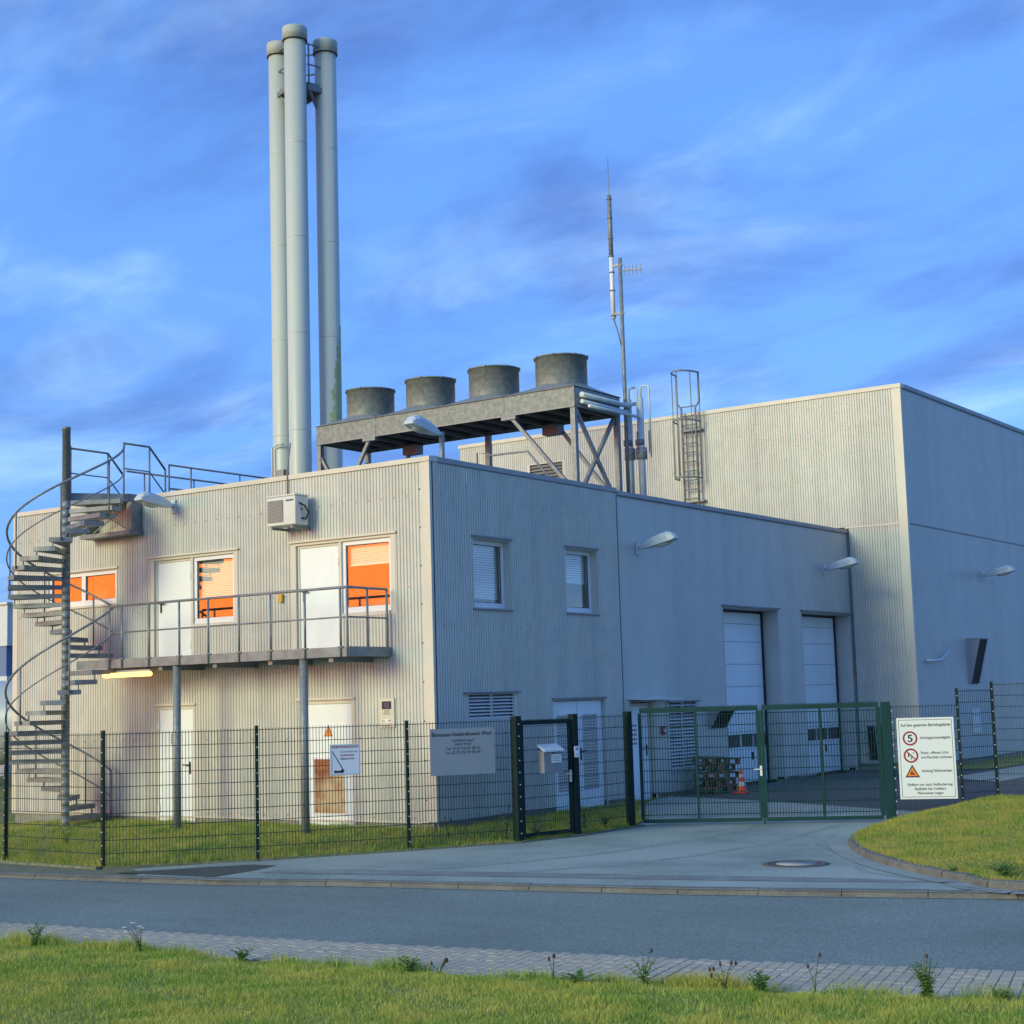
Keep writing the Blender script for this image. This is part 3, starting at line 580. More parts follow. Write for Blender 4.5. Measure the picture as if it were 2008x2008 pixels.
# lit wall: doors and windows
for a0, a1, aw, hs in ((-6.80, -5.76, -4.64, -1), (-3.08, -2.02, -0.86, -1)):
    b = MB(); b.fbox(LF, a0-0.10, a0, 2.965, 4.88, -0.09, 0.028).fbox(LF, aw, aw+0.10, 3.53, 4.88, -0.09, 0.028).fbox(LF, a0-0.10, aw+0.1, 4.88, 4.93, -0.09, 0.026).fbox(LF, a1-0.03, a1+0.02, 2.965, 4.88, -0.09, 0.015).fbox(LF, a1+0.02, aw, 3.535, 3.595, -0.09, 0.03)
    b.build('reveal', 'trim', bld)
    MB().fbox(LF, a0-0.14, aw+0.14, 4.931, 4.965, -0.01, 0.07).build('drip_flashing', 'trim', bld)
    door(bld, LF, a0, a1-0.03, 2.965, 4.88, 0.08, hside=hs)
    window(bld, LF, a1+0.02, aw, 3.60, 4.88, 0.08, blind=0.60 if a0 < -5 else 0.30)
window(bld, LF, -9.95, -7.88, 4.13, 4.80, 0.07, blind=0.0, mull=(-8.90,))
reveal(bld, LF, -9.95, -7.88, 4.13, 4.80, 0.07, 'trim', 'trim')
reveal(bld, LF, -6.74, -5.72, GB, 2.05, 0.06, 'trim', 'trim', sill=False); door(bld, LF, -6.74, -5.72, GB, 2.05, 0.05, hside=1)
reveal(bld, LF, -3.06, -1.78, GB, 2.07, 0.06, 'trim', 'trim', sill=False)
d2 = door(bld, LF, -3.06, -1.78, GB, 2.07, 0.05, hside=1)
MB().fbox(LF, -2.76, -1.98, 0.07, 0.11, -0.002, 0.012).fbox(LF, -2.76, -1.98, 1.05, 1.09, -0.002, 0.012).fbox(LF, -2.76, -2.72, 0.11, 1.05, -0.002, 0.012).fbox(LF, -2.02, -1.98, 0.11, 1.05, -0.002, 0.012).build('grille_frame', 'white_plastic', d2)
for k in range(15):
    z = 0.115+k*0.0625; MB().hexa([LF(-2.715, z, 0.010), LF(-2.025, z, 0.010), LF(-2.025, z, -0.001), LF(-2.715, z, -0.001), LF(-2.715, z+0.061, 0.002), LF(-2.025, z+0.061, 0.002), LF(-2.025, z+0.061, -0.001), LF(-2.715, z+0.061, -0.001)]).build('grille_slat', 'sunset_reflection', d2)
# small number plate of text on the lower left door
dz = [o for o in bld.children if o.name.startswith('door') and not o.name.startswith('door_frame')]
# shaded wall
for a0, a1, bl in ((1.18, 2.32, 0.88), (4.18, 5.30, 0.50)):
    reveal(bld, RF, a0, a1, 3.64, 4.86, 0.19, 'panel', 'dark_trim'); window(bld, RF, a0, a1, 3.64, 4.86, 0.18, blind=bl, slatw=0.045)
louvre(bld, RF, 0.86, 2.40, 1.62, 2.12, 7)
MB().fbox(RF, 0.80, 2.46, 2.125, 2.15, -0.01, 0.09).build('drip_flashing', 'dark_trim', bld)
reveal(bld, RF, 3.60, 5.42, GB, 1.95, 0.10, 'panel', 'dark_trim', sill=False)
for k, (a0, a1) in enumerate(((3.62, 4.50), (4.52, 5.40))):
    dd = MB().fbox(RF, a0, a1, GB+0.02, GB+0.36, -0.09, -0.04).fbox(RF, a0, a1, 1.68, 1.94, -0.09, -0.04).fbox(RF, a0, a0+0.17, GB+0.36, 1.68, -0.09, -0.04).fbox(RF, a1-0.17, a1, GB+0.36, 1.68, -0.09, -0.04).build('door', 'white_paint', bld, bevel=0.006)
    MB().fbox(RF, a0+0.168, a1-0.168, GB+0.358, 1.682, -0.075, -0.065).build('door_panel', 'ac_white' if k else 'ac_white', dd)
    b = MB()
    for j in range(26): z = GB+0.38+j*0.055; (b.fbox(RF, a0+0.175, a1-0.175, z, z+0.012, -0.064, -0.055) if z < 1.66 else None)
    b.build('door_grille', 'dark_trim', dd)
    if k: handle(dd, RF, a0+0.08, GB+1.05, -0.04, 1)
reveal(bld, RF, 6.42, 7.35, GB, 1.87, 0.16, 'panel', 'dark_trim', sill=False)
d3 = door(bld, RF, 6.44, 7.33, GB, 1.85, 0.15, hside=1)
b = MB()
for k in range(5):
    for j in range(4): b.fbox(RF, 6.56+j*0.07, 6.56+j*0.07+0.045, 1.38-k*0.09, 1.42-k*0.09, -0.101, -0.099)
b.build('notice_print', 'ink_soft', d3)
MB().hexa([RF(6.36, 1.93, 0.0), RF(7.90, 1.93, 0.0), RF(7.90, 1.91, 0.42), RF(6.36, 1.91, 0.42), RF(6.36, 1.955, 0.0), RF(7.90, 1.955, 0.0), RF(7.90, 1.93, 0.42), RF(6.36, 1.93, 0.42)]).build('canopy', 'ac_white', bld)
louvre(bld, RF, 7.88, 9.24, 0.40, 1.85, 19, border=0.07)
MB().fbox(RF, 7.92, 9.30, 1.853, 1.875, -0.01, 0.08).build('drip_flashing', 'dark_trim', bld)
# open hopper vents (wedge hoods)
def hopper(parent, fr, a0, a1, z0, z1, out, mull=0):
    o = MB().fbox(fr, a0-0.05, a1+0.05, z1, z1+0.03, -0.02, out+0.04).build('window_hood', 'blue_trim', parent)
    MB().hexa([fr(a0, z0, 0.02), fr(a1, z0, 0.02), fr(a1, z0, 0.05), fr(a0, z0, 0.05), fr(a0, z1, out-0.03), fr(a1, z1, out-0.03), fr(a1, z1, out), fr(a0, z1, out)]).build('tilted_pane', 'black', o)
    for a in (a0-0.03, a1): MB().hexa([fr(a, z0, 0.0), fr(a+0.03, z0, 0.0), fr(a+0.03, z0, 0.07), fr(a, z0, 0.07), fr(a, z1, 0.0), fr(a+0.03, z1, 0.0), fr(a+0.03, z1, out+0.02), fr(a, z1, out+0.02)]).build('hood_cheek', 'blue_trim', o)
    for k in range(mull): a = a0+(a1-a0)*(k+1)/(mull+1); MB().hexa([fr(a-0.02, z0, 0.051), fr(a+0.02, z0, 0.051), fr(a+0.02, z0, 0.06), fr(a-0.02, z0, 0.06), fr(a-0.02, z1, out+0.001), fr(a+0.02, z1, out+0.001), fr(a+0.02, z1, out+0.01), fr(a-0.02, z1, out+0.01)]).build('mullion', 'blue_trim', o)
    return o
hv = hopper(bld, RF, 9.72, 10.42, 1.25, 1.66, 0.30)
# garage doors
for a0, a1 in ((10.60, 13.42), (14.74, 17.68)):
    reveal(bld, RF, a0, a1, -0.07, 3.92, 0.44, 'panel', 'dark_trim', sill=False, proud=0.05)
    g = MB().fpoly(RF, [(a0, -0.07), (a0+0.09, -0.07), (a0+0.09, 3.86), (a1-0.07, 3.86), (a1-0.07, -0.07), (a1, -0.07), (a1, 3.9), (a0, 3.9)], -0.44, -0.405).build('garage_door', 'black', bld)
    zs = [-0.06, 0.70, 1.10, 1.62, 2.14, 2.66, 3.18, 3.60, 3.91]
    for i in range(len(zs)-1):
        z0, z1 = zs[i]+0.004, zs[i+1]-0.004
        if i == 1:
            MB().fbox(RF, a0+0.10, a1-0.08, z0, z0+0.05, -0.46, -0.41).fbox(RF, a0+0.10, a1-0.08, z1-0.05, z1, -0.46, -0.41).build('window_rail', 'white_paint', g)
            k = 4
            for j in range(k):
                c0 = a0+0.10+(a1-a0-0.18)*j/k; c1 = a0+0.10+(a1-a0-0.18)*(j+1)/k
                MB().fbox(RF, c0, c0+0.04, z0+0.05, z1-0.05, -0.46, -0.41).build('window_post', 'white_paint', g)
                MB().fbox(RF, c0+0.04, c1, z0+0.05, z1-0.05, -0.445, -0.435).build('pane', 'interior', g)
        else:
            b = MB().fbox(RF, a0+0.10, a1-0.08, z0, z1, -0.46, -0.41)
            b.build('door_section', 'white_paint', g, bevel=0.006)
    MB().fbox(RF, a0+1.95, a0+2.05, 0.45, 0.62, -0.409, -0.395).build('handle', 'black', g)
    MB().fbox(RF, a1-0.081, a1-0.045, -0.07, 3.9, -0.399, -0.37).build('guide_rail', 'black', g)
# light stub and small wall fixtures belong to the wall
MB().tube([(0.02, 13.75, -0.02), (0.30, 13.75, 0.0), (0.30, 14.5, 0.0), (0.02, 14.5, -0.02)], 0.03).build('crash_bar', 'galvanised', bld)

hall = thing('machine_hall', 'tall grey metal hall with a pale corner strip rising behind the lower block', 'building', (-4, 22, -0.15))
ZB = 6.2
cladding(hall, HL, -12.56, P-0.19, H+0.03, HB-0.11, [(-10.05, -8.70, 7.55, 8.97)], 'cladding', name='cladding_sheet')
cladding(hall, HL, 0.09, P-0.19, 0.10, H-0.0, [(0.33, 0.80, 0.18, 1.05)], 'cladding')
MB().fbox(HL, 0.0, 0.08, -0.1, H-0.05, 0.0, 0.03).build('corner_flashing', 'dark_trim', hall)
screws(hall, HL, -12.3, P-0.3, (6.9, 7.55, 8.2, 8.85, 9.5), 0.38, 0.018); screws(hall, HL, 0.3, P-0.3, (0.4, 1.7, 3.0, 4.4, 5.7), 0.38, 0.018)
flat_panels(hall, HR, T+0.06, 46, H+0.02, HB-0.11, [], 'panel', width=1.0, gap=0.003)
flat_panels(hall, HR, T+0.06, 46, 0.06, H-0.01, [], 'panel', width=1.0, gap=0.003)
MB().box(P-0.20, P+0.025, T-0.026, T+0.0, 0.0, HB-0.1).box(P-0.0, P+0.026, T+0.001, T+0.08, 0.0, HB-0.1).build('corner_trim', 'trim', hall)
MB().box(-12.6, P+0.045, T-0.05, T+0.22, HB-0.105, HB+0.0).build('coping', 'trim', hall)
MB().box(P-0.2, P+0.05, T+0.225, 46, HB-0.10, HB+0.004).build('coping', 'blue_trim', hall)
MB().box(P+0.004, P+0.03, T+0.23, 46, HB-0.13, HB-0.10).build('shadow_gap', 'dark_trim', hall)
MB().fbox(HL, -0.02, P-0.2, H-0.005, H+0.03, 0.0, 0.035).build('band_flashing', 'trim', hall)
MB().fbox(HR, T+0.081, 46, H-0.01, H+0.022, 0.0, 0.025).build('band_flashing', 'dark_trim', hall)
MB().box(-12.5, P-0.05, T+0.05, 46, -0.3, HB-0.25).build('core', 'roof_grey', hall)
MB().fbox(HL, 0.02, P-0.02, -0.4, 0.1, -0.1, -0.01).fbox(HR, T+0.02, 46, -0.4, 0.06, -0.1, -0.01).build('plinth', 'concrete', hall)
MB().fbox(HL, 0.04, P-0.2, 0.075, 0.10, 0.0, 0.04).fbox(HR, T+0.09, 46, 0.035, 0.06, 0.0, 0.03).build('base_flashing', 'dark_trim', hall)
louvre(hall, HL, -10.05, -8.70, 7.55, 8.97, 13, cols=1, fm='trim', m='blue_trim', border=0.09)
hopper(hall, HL, 0.36, 0.80, 0.20, 1.05, 0.16, mull=1)
hopper(hall, HR, 21.72, 22.35, 2.06, 3.27, 0.36)

# ------------------------------------------------------------------ flue stacks
def stack(x, y, top, label):
    t = thing('flue_stack', label, 'chimney', (x, y, H-0.34), 'flue stacks on the roof')
    MB().lathe((x, y, 0), [(0.272, H-0.34), (0.272, top-0.05), (0.0, top-0.05)], 40).build('flue_tube', 'stack', t)
    b = MB().lathe((x, y, 0), [(0.273, 0), (0.277, 0.004), (0.277, 0.026), (0.273, 0.03)], 40)
    for z in (8.6, 11.0, 13.4, 15.8): bb = MB().lathe((x, y, z), [(0.273, 0), (0.276, 0.006), (0.276, 0.022), (0.273, 0.028)], 40); bb.build('joint_band', 'stack', t)
    MB().lathe((x, y, 0), [(0.272, top-0.33), (0.312, top-0.33), (0.312, top-0.01), (0.305, top), (0.262, top), (0.262, top-0.3)], 40).build('cap', 'stack_cap', t)
    MB().lathe((x, y, 0), [(0.273, top-0.350), (0.313, top-0.345), (0.313, top-0.331), (0.273, top-0.331)], 40).build('cap_seal', 'black', t)
    return t
SM, SL, SR = (-9.34, 7.0), (-10.20, 7.35), (-9.09, 7.85)
s1 = stack(SM[0], SM[1], 18.80, 'foremost and tallest-looking of the three pale flue stacks')
s2 = stack(SL[0], SL[1], 18.72, 'leftmost pale flue stack half hidden behind the front one, with a pipe at its foot')
s3 = stack(SR[0], SR[1], 18.66, 'right-hand pale flue stack streaked with green moss near the cooler')
# moss patch skin on the right stack
b = MB(); V = []; F = []; n = 26
va = math.atan2(CAM.y-SR[1], CAM.x-SR[0])
rows = 60
for i in range(rows+1):
    z = 8.3+i*0.05
    w = 96+10*math.sin(i*0.55)+7*math.sin(i*1.7+1)+random.uniform(-5, 5)
    w *= max(0.15, 1-0.72*(i/rows)**1.6)
    for j in range(9):
        a = va+R_(98)-R_(w+6)*(1-j/8); V.append((SR[0]+0.2755*math.cos(a), SR[1]+0.2755*math.sin(a), z))
F = [(i*9+j, i*9+j+1, (i+1)*9+j+1, (i+1)*9+j) for i in range(rows) for j in range(8)]
b.add(V, F, True); b.build('moss_streak', 'moss_stack', s3)
MB().tube([(SL[0]-0.06, SL[1]-0.36, H-0.3), (SL[0]-0.06, SL[1]-0.36, 8.3), (SL[0]+0.16, SL[1]-0.36, 8.36), (SL[0]+0.30, SL[1]-0.33, 8.36)], 0.025).build('drain_pipe', 'stack', s2)
MB().box(SL[0]+0.10, SL[0]+0.36, SL[1]-0.42, SL[1]-0.26, 7.35, 7.72).build('inspection_box', 'galvanised', s2)
# platform between the stacks
pt = thing('stack_platform', 'small railed service platform high between the three flue stacks', 'platform', ((SM[0]+SL[0]+SR[0])/3, 7.4, 17.2))
c0, c1, c2 = Vector((*SM, 0)), Vector((*SL, 0)), Vector((*SR, 0))
def dirp(p, q, r): return p+(q-p).normalized()*r
zp = 17.35
ctr = (c0+c1+c2)/3
poly = []
for a, q in ((c0, c2), (c2, c1), (c1, c0)):
    out = ((a+q)/2-ctr).normalized(); poly += [dirp(a, q, 0.25)+out*0.12, dirp(q, a, 0.25)+out*0.12]
k = len(poly); b = MB(); b.add([(p.x, p.y, zp) for p in poly]+[(p.x, p.y, zp+0.10) for p in poly], [tuple(range(k)), tuple(range(k, 2*k))]+[(i, (i+1) % k, k+(i+1) % k, k+i) for i in range(k)])
b.build('deck', 'galvanised', pt)
for a, q in ((c0, c2), (c2, c1), (c1, c0)):
    out = ((a+q)/2-ctr).normalized(); p, w = dirp(a, q, 0.22)+out*0.14, dirp(q, a, 0.22)+out*0.14
    for z in (0.55, 1.08): MB().tube([(p.x, p.y, zp+z), (w.x, w.y, zp+z)], 0.022, 6).build('rail', 'galvanised', pt)
    for f in (0.1, 0.9): q2 = p.lerp(w, f); MB().tube([(q2.x, q2.y, zp), (q2.x, q2.y, zp+1.08)], 0.022, 6).build('rail_post', 'galvanised', pt)
    MB().bar((p.x, p.y, zp-0.02), (dirp(q, a, 0.28).x, dirp(q, a, 0.28).y, zp-0.45), 0.06, 0.06).build('brace', 'dark_trim', pt)
    MB().bar((p.x, p.y, zp-0.06), (w.x, w.y, zp-0.06), 0.08, 0.12).build('bearer', 'dark_trim', pt)

# ------------------------------------------------------------------ roof cooler
CX0, CX1, CY0, CY1, CZ0, CZ1 = -7.30, -0.36, 5.30, 7.08, 7.84, 8.25
cl = thing('dry_cooler', 'long galvanised cooler on legs with four round fan cowls above the roof', 'cooler', (-3.8, 6.2, H-0.34))
nb = 4
for i in range(nb):
    a0 = CX0+(CX1-CX0)*i/nb+0.003; a1 = CX0+(CX1-CX0)*(i+1)/nb-0.003
    MB().box(a0, a1, CY0, CY0+0.03, CZ0, CZ1).build('side_panel', 'spangle', cl)
    MB().box(a0, a1, CY1-0.03, CY1, CZ0, CZ1).build('side_panel', 'spangle', cl)
    cx = (a0+a1)/2; b = MB(); cy = (CY0+CY1)/2
    n = 32; V = [(a0, CY0+0.0, CZ1), (a1, CY0+0.0, CZ1), (a1, CY1, CZ1), (a0, CY1, CZ1)]
    sq = []
    for j in range(n):
        a = 2*math.pi*j/n; sq.append((cx+0.56*math.cos(a), cy+0.56*math.sin(a), CZ1+0.20))
    outer = []
    for j in range(n):
        a = 2*math.pi*j/n; c, s = math.cos(a), math.sin(a); k = max(abs(c), abs(s)); outer.append((cx+(a1-a0)/2*c/k, cy+(CY1-CY0)/2*s/k, CZ1+0.012))
    b.add(sq+outer, [(j, (j+1) % n, n+(j+1) % n, n+j) for j in range(n)]); b.add(outer+[(p[0], p[1], CZ1-0.01) for p in outer], [(j, (j+1) % n, n+(j+1) % n, n+j) for j in range(n)]); b.build('fan_hood', 'galvanised', cl)
    fc = MB().lathe((cx, cy, CZ1), [(0.545, 0.16), (0.545, 0.80), (0.575, 0.80), (0.580, 0.815), (0.575, 0.83), (0.535, 0.83), (0.535, 0.3), (0.0, 0.3)], 40).build('fan_cowl', 'spangle', cl)
    for j in range(8): a = j*math.pi/4+0.3; MB().box(cx+0.585*math.cos(a)-0.012, cx+0.585*math.cos(a)+0.012, cy+0.585*math.sin(a)-0.012, cy+0.585*math.sin(a)+0.012, CZ1+0.80, CZ1+0.84).build('rim_bolt', 'dark_trim', fc)
MB().box(CX0+0.003, CX0+0.03, CY0+0.031, CY1-0.031, CZ0, CZ1).build('end_panel', 'galvanised', cl)
MB().box(CX1-0.03, CX1-0.003, CY0+0.031, CY1-0.031, CZ0, CZ1).build('end_panel', 'galvanised', cl)
MB().box(CX0-0.02, CX1+0.02, CY0-0.025, CY1+0.025, CZ1+0.001, CZ1+0.010).build('top_flange', 'dark_trim', cl)
MB().box(CX0+0.03, CX1-0.03, CY0+0.04, CY1-0.04, CZ0+0.09, CZ0+0.14).build('coil', 'dark_void', cl)
for i in range(13): x = CX0+0.3+i*0.53; MB().box(x-0.012, x+0.012, CY0+0.035, CY1-0.035, CZ0+0.01, CZ0+0.088).build('under_rib', 'dark_trim', cl)
MB().bar((CX0, CY0-0.012, CZ0-0.0), (CX1, CY0-0.012, CZ0-0.0), 0.022, 0.03).build('bottom_edge', 'galvanised', cl)
RZ = H-0.34
legs = [(CX0+0.06, CY0+0.06), (CX1-0.06, CY0+0.06), (CX0+0.06, CY1-0.06), (CX1-0.06, CY1-0.06), (-3.75, CY1-0.06)]
for x, y in legs: MB().bar((x, y, RZ), (x, y, CZ0), 0.11, 0.11).build('leg', 'galvanised', cl)
def brace(p, q, w=0.07, m='galvanised'): MB().bar(p, q, w, w).build('brace', m, cl)
brace((CX0+0.06, CY0+0.06, CZ0-0.25), (CX0+1.1, CY0+0.06, RZ+0.1)); brace((-5.74, CY0+0.04, CZ0), (-6.95, CY0+0.04, RZ)); brace((-1.98, CY0+0.04, CZ0), (-0.40, CY0+0.04, RZ+0.2))
brace((CX0+0.06, CY1-0.06, CZ0-0.2), (CX0-0.0+0.06, CY0+0.5, RZ)); brace((CX0+0.4, CY1-0.06, RZ+0.2), (CX0+1.4, CY1-0.06, CZ0))
brace((CX1-0.06, CY0+0.12, CZ0-0.05), (CX1-0.06, CY1-0.16, RZ+0.1)); brace((CX1-0.10, CY1-0.12, CZ0-0.05), (CX1-0.10, CY0+0.16, RZ+0.1)); brace((-1.9, CY1-0.06, CZ0), (-0.5, CY1-0.1, RZ+0.2))
for x in (-5.74, -1.98): MB().box(x-0.18, x+0.18, CY0-0.03, CY0+0.10, CZ0-0.09, CZ0-0.02).build('brace_plate', 'galvanised', cl)
for x in (-1.95, -5.8): MB().box(x-0.2, x+0.2, CY1-0.3, CY1-0.05, CZ0-0.22, CZ0).build('brace_plate', 'dark_trim', cl)
# header pipes on the end
pw = thing('coolant_pipework', 'pale insulated coolant pipes with valves rising beside the cooler end', 'pipework', (-0.3, 7.3, RZ))
MB().tube([(CX1+0.10, CY0+0.12, CZ0+0.24), (CX1+0.10, CY1-0.1, CZ0+0.24), (CX1+0.10, CY1+0.25, CZ0+0.26)], 0.055, 10).build('header_pipe', 'lamp_housing', pw)
MB().tube([(CX1+0.10, CY0+0.12, CZ0+0.10), (CX1+0.10, CY1+0.1, CZ0+0.10)], 0.045, 10).build('header_pipe', 'lamp_housing', pw)
MB().tube([(CX1+0.22, CY0+0.2, CZ0+0.0), (CX1+0.22, CY1+0.4, CZ0+0.02)], 0.035, 8).build('header_pipe', 'lamp_housing', pw)
for x, y, zt in ((-0.44, 7.55, 8.28), (-0.19, 7.62, 8.30)):
    MB().tube([(x, y, RZ), (x, y, zt)], 0.075, 12).build('riser_pipe', 'lamp_housing', pw)
    v = MB().tube([(x, y, 6.98), (x, y, 7.22)], 0.12, 12).build('valve', 'blue_trim', pw)
    MB().tube([(x-0.02, y-0.02, 7.28), (x-0.02, y-0.02, 7.40)], 0.10, 12).build('flange', 'galvanised', pw)
    MB().tube([(x+0.1, y-0.1, 7.1), (x+0.25, y-0.1, 7.1), (x+0.25, y-0.1, 7.55)], 0.015, 6).build('valve_lever', 'dark_trim', pw)
    MB().tube([(x+0.03, y, zt-0.05), (x+0.03, y, zt+0.20), (x+0.06, y, zt+0.24), (x+0.20, y, zt+0.24), (x+0.23, y, zt+0.20), (x+0.23, y, 7.0)], 0.022, 8).build('vent_pipe', 'lamp_housing', pw)
MB().tube([(CX1+0.10, CY1+0.2, CZ0+0.26), (-0.44, 7.55, CZ0+0.30)], 0.055, 10).tube([(-0.44, 7.55, CZ0+0.34), (-0.19, 7.62, CZ0+0.34)], 0.04, 8).build('branch_pipe', 'lamp_housing', pw)
MB().tube([(-2.6, 5.0, RZ), (-2.6, 5.0, 7.1), (-2.2, 5.0, 7.0), (-1.7, 4.9, 6.98), (-1.2, 4.8, 6.95), (-0.5, 4.7, 6.2)], 0.022, 6).build('cable_loop', 'galvanised', pw)
# antenna mast
am = thing('antenna_mast', 'slim grey radio mast with whip antenna and small side antenna', 'antenna', (-0.33, 7.25, RZ))
X, Y = -0.33, 7.25
MB().tube([(X, Y, RZ), (X, Y, 11.3)], 0.042, 8).build('pole', 'galvanised', am)
MB().tube([(X-0.20, Y-0.02, 10.0), (X-0.20, Y-0.02, 11.35)], 0.05, 8).build('antenna_base', 'white_plastic', am)
MB().tube([(X-0.20, Y-0.02, 11.35), (X-0.20, Y-0.02, 12.72)], 0.050, 8).build('antenna_tube', 'galvanised', am)
MB().tube([(X-0.20, Y-0.02, 12.72), (X-0.20, Y-0.02, 13.55)], 0.009, 5).build('whip', 'galvanised', am)
for z in (10.05, 10.6, 11.0, 11.36, 11.75, 12.2, 12.62): MB().tube([(X-0.20, Y-0.02, z), (X-0.20, Y-0.02, z+0.03)], 0.06, 8).build('clamp', 'dark_trim', am)
for z in (10.1, 11.15): MB().bar((X-0.22, Y-0.02, z), (X+0.05, Y, z), 0.05, 0.05).build('bracket', 'galvanised', am)
MB().tube([(X-0.19, Y-0.02, 9.98), (X-0.10, Y-0.02, 9.7), (X-0.03, Y-0.02, 9.4)], 0.018, 6).build('cable', 'dark_trim', am)
MB().bar((X, Y, 11.02), (X+0.48, Y+0.1, 11.0), 0.025, 0.025).build('side_boom', 'dark_trim', am)
for k in range(5): MB().tube([(X+0.10+k*0.085, Y+0.03+k*0.016, 10.91), (X+0.10+k*0.085, Y+0.03+k*0.016, 11.12)], 0.007, 5).build('antenna_element', 'galvanised', am)
# caged ladder on the hall wall
ld = thing('caged_ladder', 'galvanised ladder with hoop cage climbing the hall wall from the lower roof', 'ladder', (-4.42, T-0.2, RZ))
LX0, LX1, LY = -4.64, -4.20, T-0.20
def hoop(z, r=0.36): return [(-4.42+0.30*(-1 if i == 0 else 1 if i == 10 else 0)*0+r*math.cos(math.pi-math.pi*i/10)*(1), LY-0.62*math.sin(math.pi*i/10), z) for i in range(11)]
for x, s in ((LX0, -1), (LX1, 1)):
    MB().tube([(x, LY, RZ+0.2), (x, LY, 9.95), (x+s*0.13, LY, 10.12), (x+s*0.13, LY, 10.95)], 0.032, 8).build('stile', 'galvanised', ld)
for k in range(15): z = RZ+0.5+k*0.26; MB().tube([(LX0, LY, z), (LX1, LY, z)], 0.018, 6).build('rung', 'galvanised', ld)
for z in (7.95, 9.55, 10.93):
    MB().tube(hoop(z), 0.026, 6).build('hoop', 'galvanised', ld)
for i in (0, 2, 5, 8, 10):
    p = hoop(0)[i]; MB().tube([(p[0], p[1], 7.95), (p[0], p[1], 10.93)], 0.017, 6).build('cage_bar', 'galvanised', ld)
for z in (7.3, 9.3): MB().box(LX0-0.05, LX1+0.14, LY, T-0.01, z, z+0.05).build('wall_bracket', 'galvanised', ld)

# ------------------------------------------------------------------ spiral stair
SC = Vector((-7.85, -1.30, 0)); GZ = -0.14; BZ = 2.96; PZ = 6.22
st = thing('spiral_staircase', 'grey steel spiral staircase winding from the lawn to the balcony and roof', 'staircase', (SC.x, SC.y, GZ))
MB().lathe((SC.x, SC.y, 0), [(0.078, GZ-0.2), (0.078, 7.45), (0.082, 7.45), (0.082, 7.50), (0.0, 7.50)], 20).build('column', 'galvanised', st)
def pol(a, r, z): return (SC.x+r*math.cos(R_(a)), SC.y+r*math.sin(R_(a)), z)
def tread(a, z):
    b = MB(); th = 0.085; na = 4; Ri, Ro = 0.07, 1.07; hw = 11.5; V = []
    for zz in (z-th, z):
        V += [pol(a-hw*2.2, Ri, zz), pol(a+hw*2.2, Ri, zz)]+[pol(a+hw-2*hw*i/na, Ro/math.cos(R_(0)), zz) for i in range(na+1)]
    k = len(V)//2; b.add(V, [tuple(range(k))[::-1], tuple(range(k, 2*k))]+[(i, (i+1) % k, k+(i+1) % k, k+i) for i in range(k)])
    b.build('tread', 'stair_steel', st)
    MB().lathe((SC.x, SC.y, z-0.16), [(0.079, 0), (0.0815, 0), (0.0815, 0.15), (0.079, 0.15)], 16).build('tread_collar', 'galvanised', st)
r1 = (BZ-GZ)/17; F1 = [(15-17*k, BZ-r1*k) for k in range(1, 17)]
r2 = (PZ-BZ)/20; F2 = [(77.5+17*k, BZ+r2*k) for k in range(1, 20)]
for a, z in F1+F2: tread(a, z)
for fl in (F1[::-1], F2):
    for (a, z), (a2, z2) in zip(fl[:-1], fl[1:]): MB().tube([pol(a+9.0, 1.05, z-0.05), pol(a+9.0, 1.05, z2)], 0.012, 6).build('riser_rod', 'stair_steel', st)
    for i, (a, z) in enumerate(fl):
        if i % 3 == 1: MB().tube([pol(a, 1.09, z-0.06), pol(a, 1.09, z+1.0)], 0.017, 6).build('baluster', 'stair_steel', st)
def helix(a0, a1, z0, z1, r, n=40): return [pol(a0+(a1-a0)*i/n, r, z0+(z1-z0)*i/n) for i in range(n+1)]
aB, zB = F1[-1]
for rad, dzr in ((0.023, 1.0), (0.014, 0.5)):
    nm = 'handrail' if dzr == 1.0 else 'mid_rail'
    MB().tube([pol(aB-22, 1.25, GZ+dzr-0.12)]*0+helix(aB-14, 15, GZ+dzr, BZ+dzr, 1.09), rad, 8).build(nm, 'stair_steel', st)
    MB().tube(helix(88, 57+360, BZ+r2*0.6+dzr, PZ+dzr, 1.09), rad, 8).build(nm, 'stair_steel', st)
MB().tube([pol(aB-14, 1.09, GZ-0.1), pol(aB-14, 1.09, GZ+1.0)], 0.02, 6).build('baluster', 'stair_steel', st)
# top landing over the parapet
q0 = pol(57, 1.09, PZ); lx0, lx1 = -8.45, q0[0]
V = [(SC.x-0.05, SC.y+0.03), (lx1, q0[1]), (lx1, 0.42), (lx0, 0.42), (lx0, -0.75)]; k = len(V)
b = MB(); b.add([(x, y, PZ-0.15) for x, y in V]+[(x, y, PZ) for x, y in V], [tuple(range(k))[::-1], tuple(range(k, 2*k))]+[(i, (i+1) % k, k+(i+1) % k, k+i) for i in range(k)]); b.build('landing', 'stair_steel', st)
for x, ys in ((lx1, (q0[1], 0.28)), (lx0, (-0.70, 0.25))):
    for z, rr in ((1.0, 0.022), (0.5, 0.014)):
        MB().tube([(x, ys[0], PZ+z), (x, ys[1], PZ+z), (x, ys[1]+0.42, PZ+z-0.42)], rr, 8).build('landing_rail', 'stair_steel', st)
    for y in (ys[0], ys[1], ys[1]+0.42): MB().tube([(x, y, PZ-0.4 if y > 0.5 else PZ-0.1), (x, y, PZ+1.0-(0.42 if y > ys[1] else 0))], 0.019, 6).build('landing_post', 'stair_steel', st)
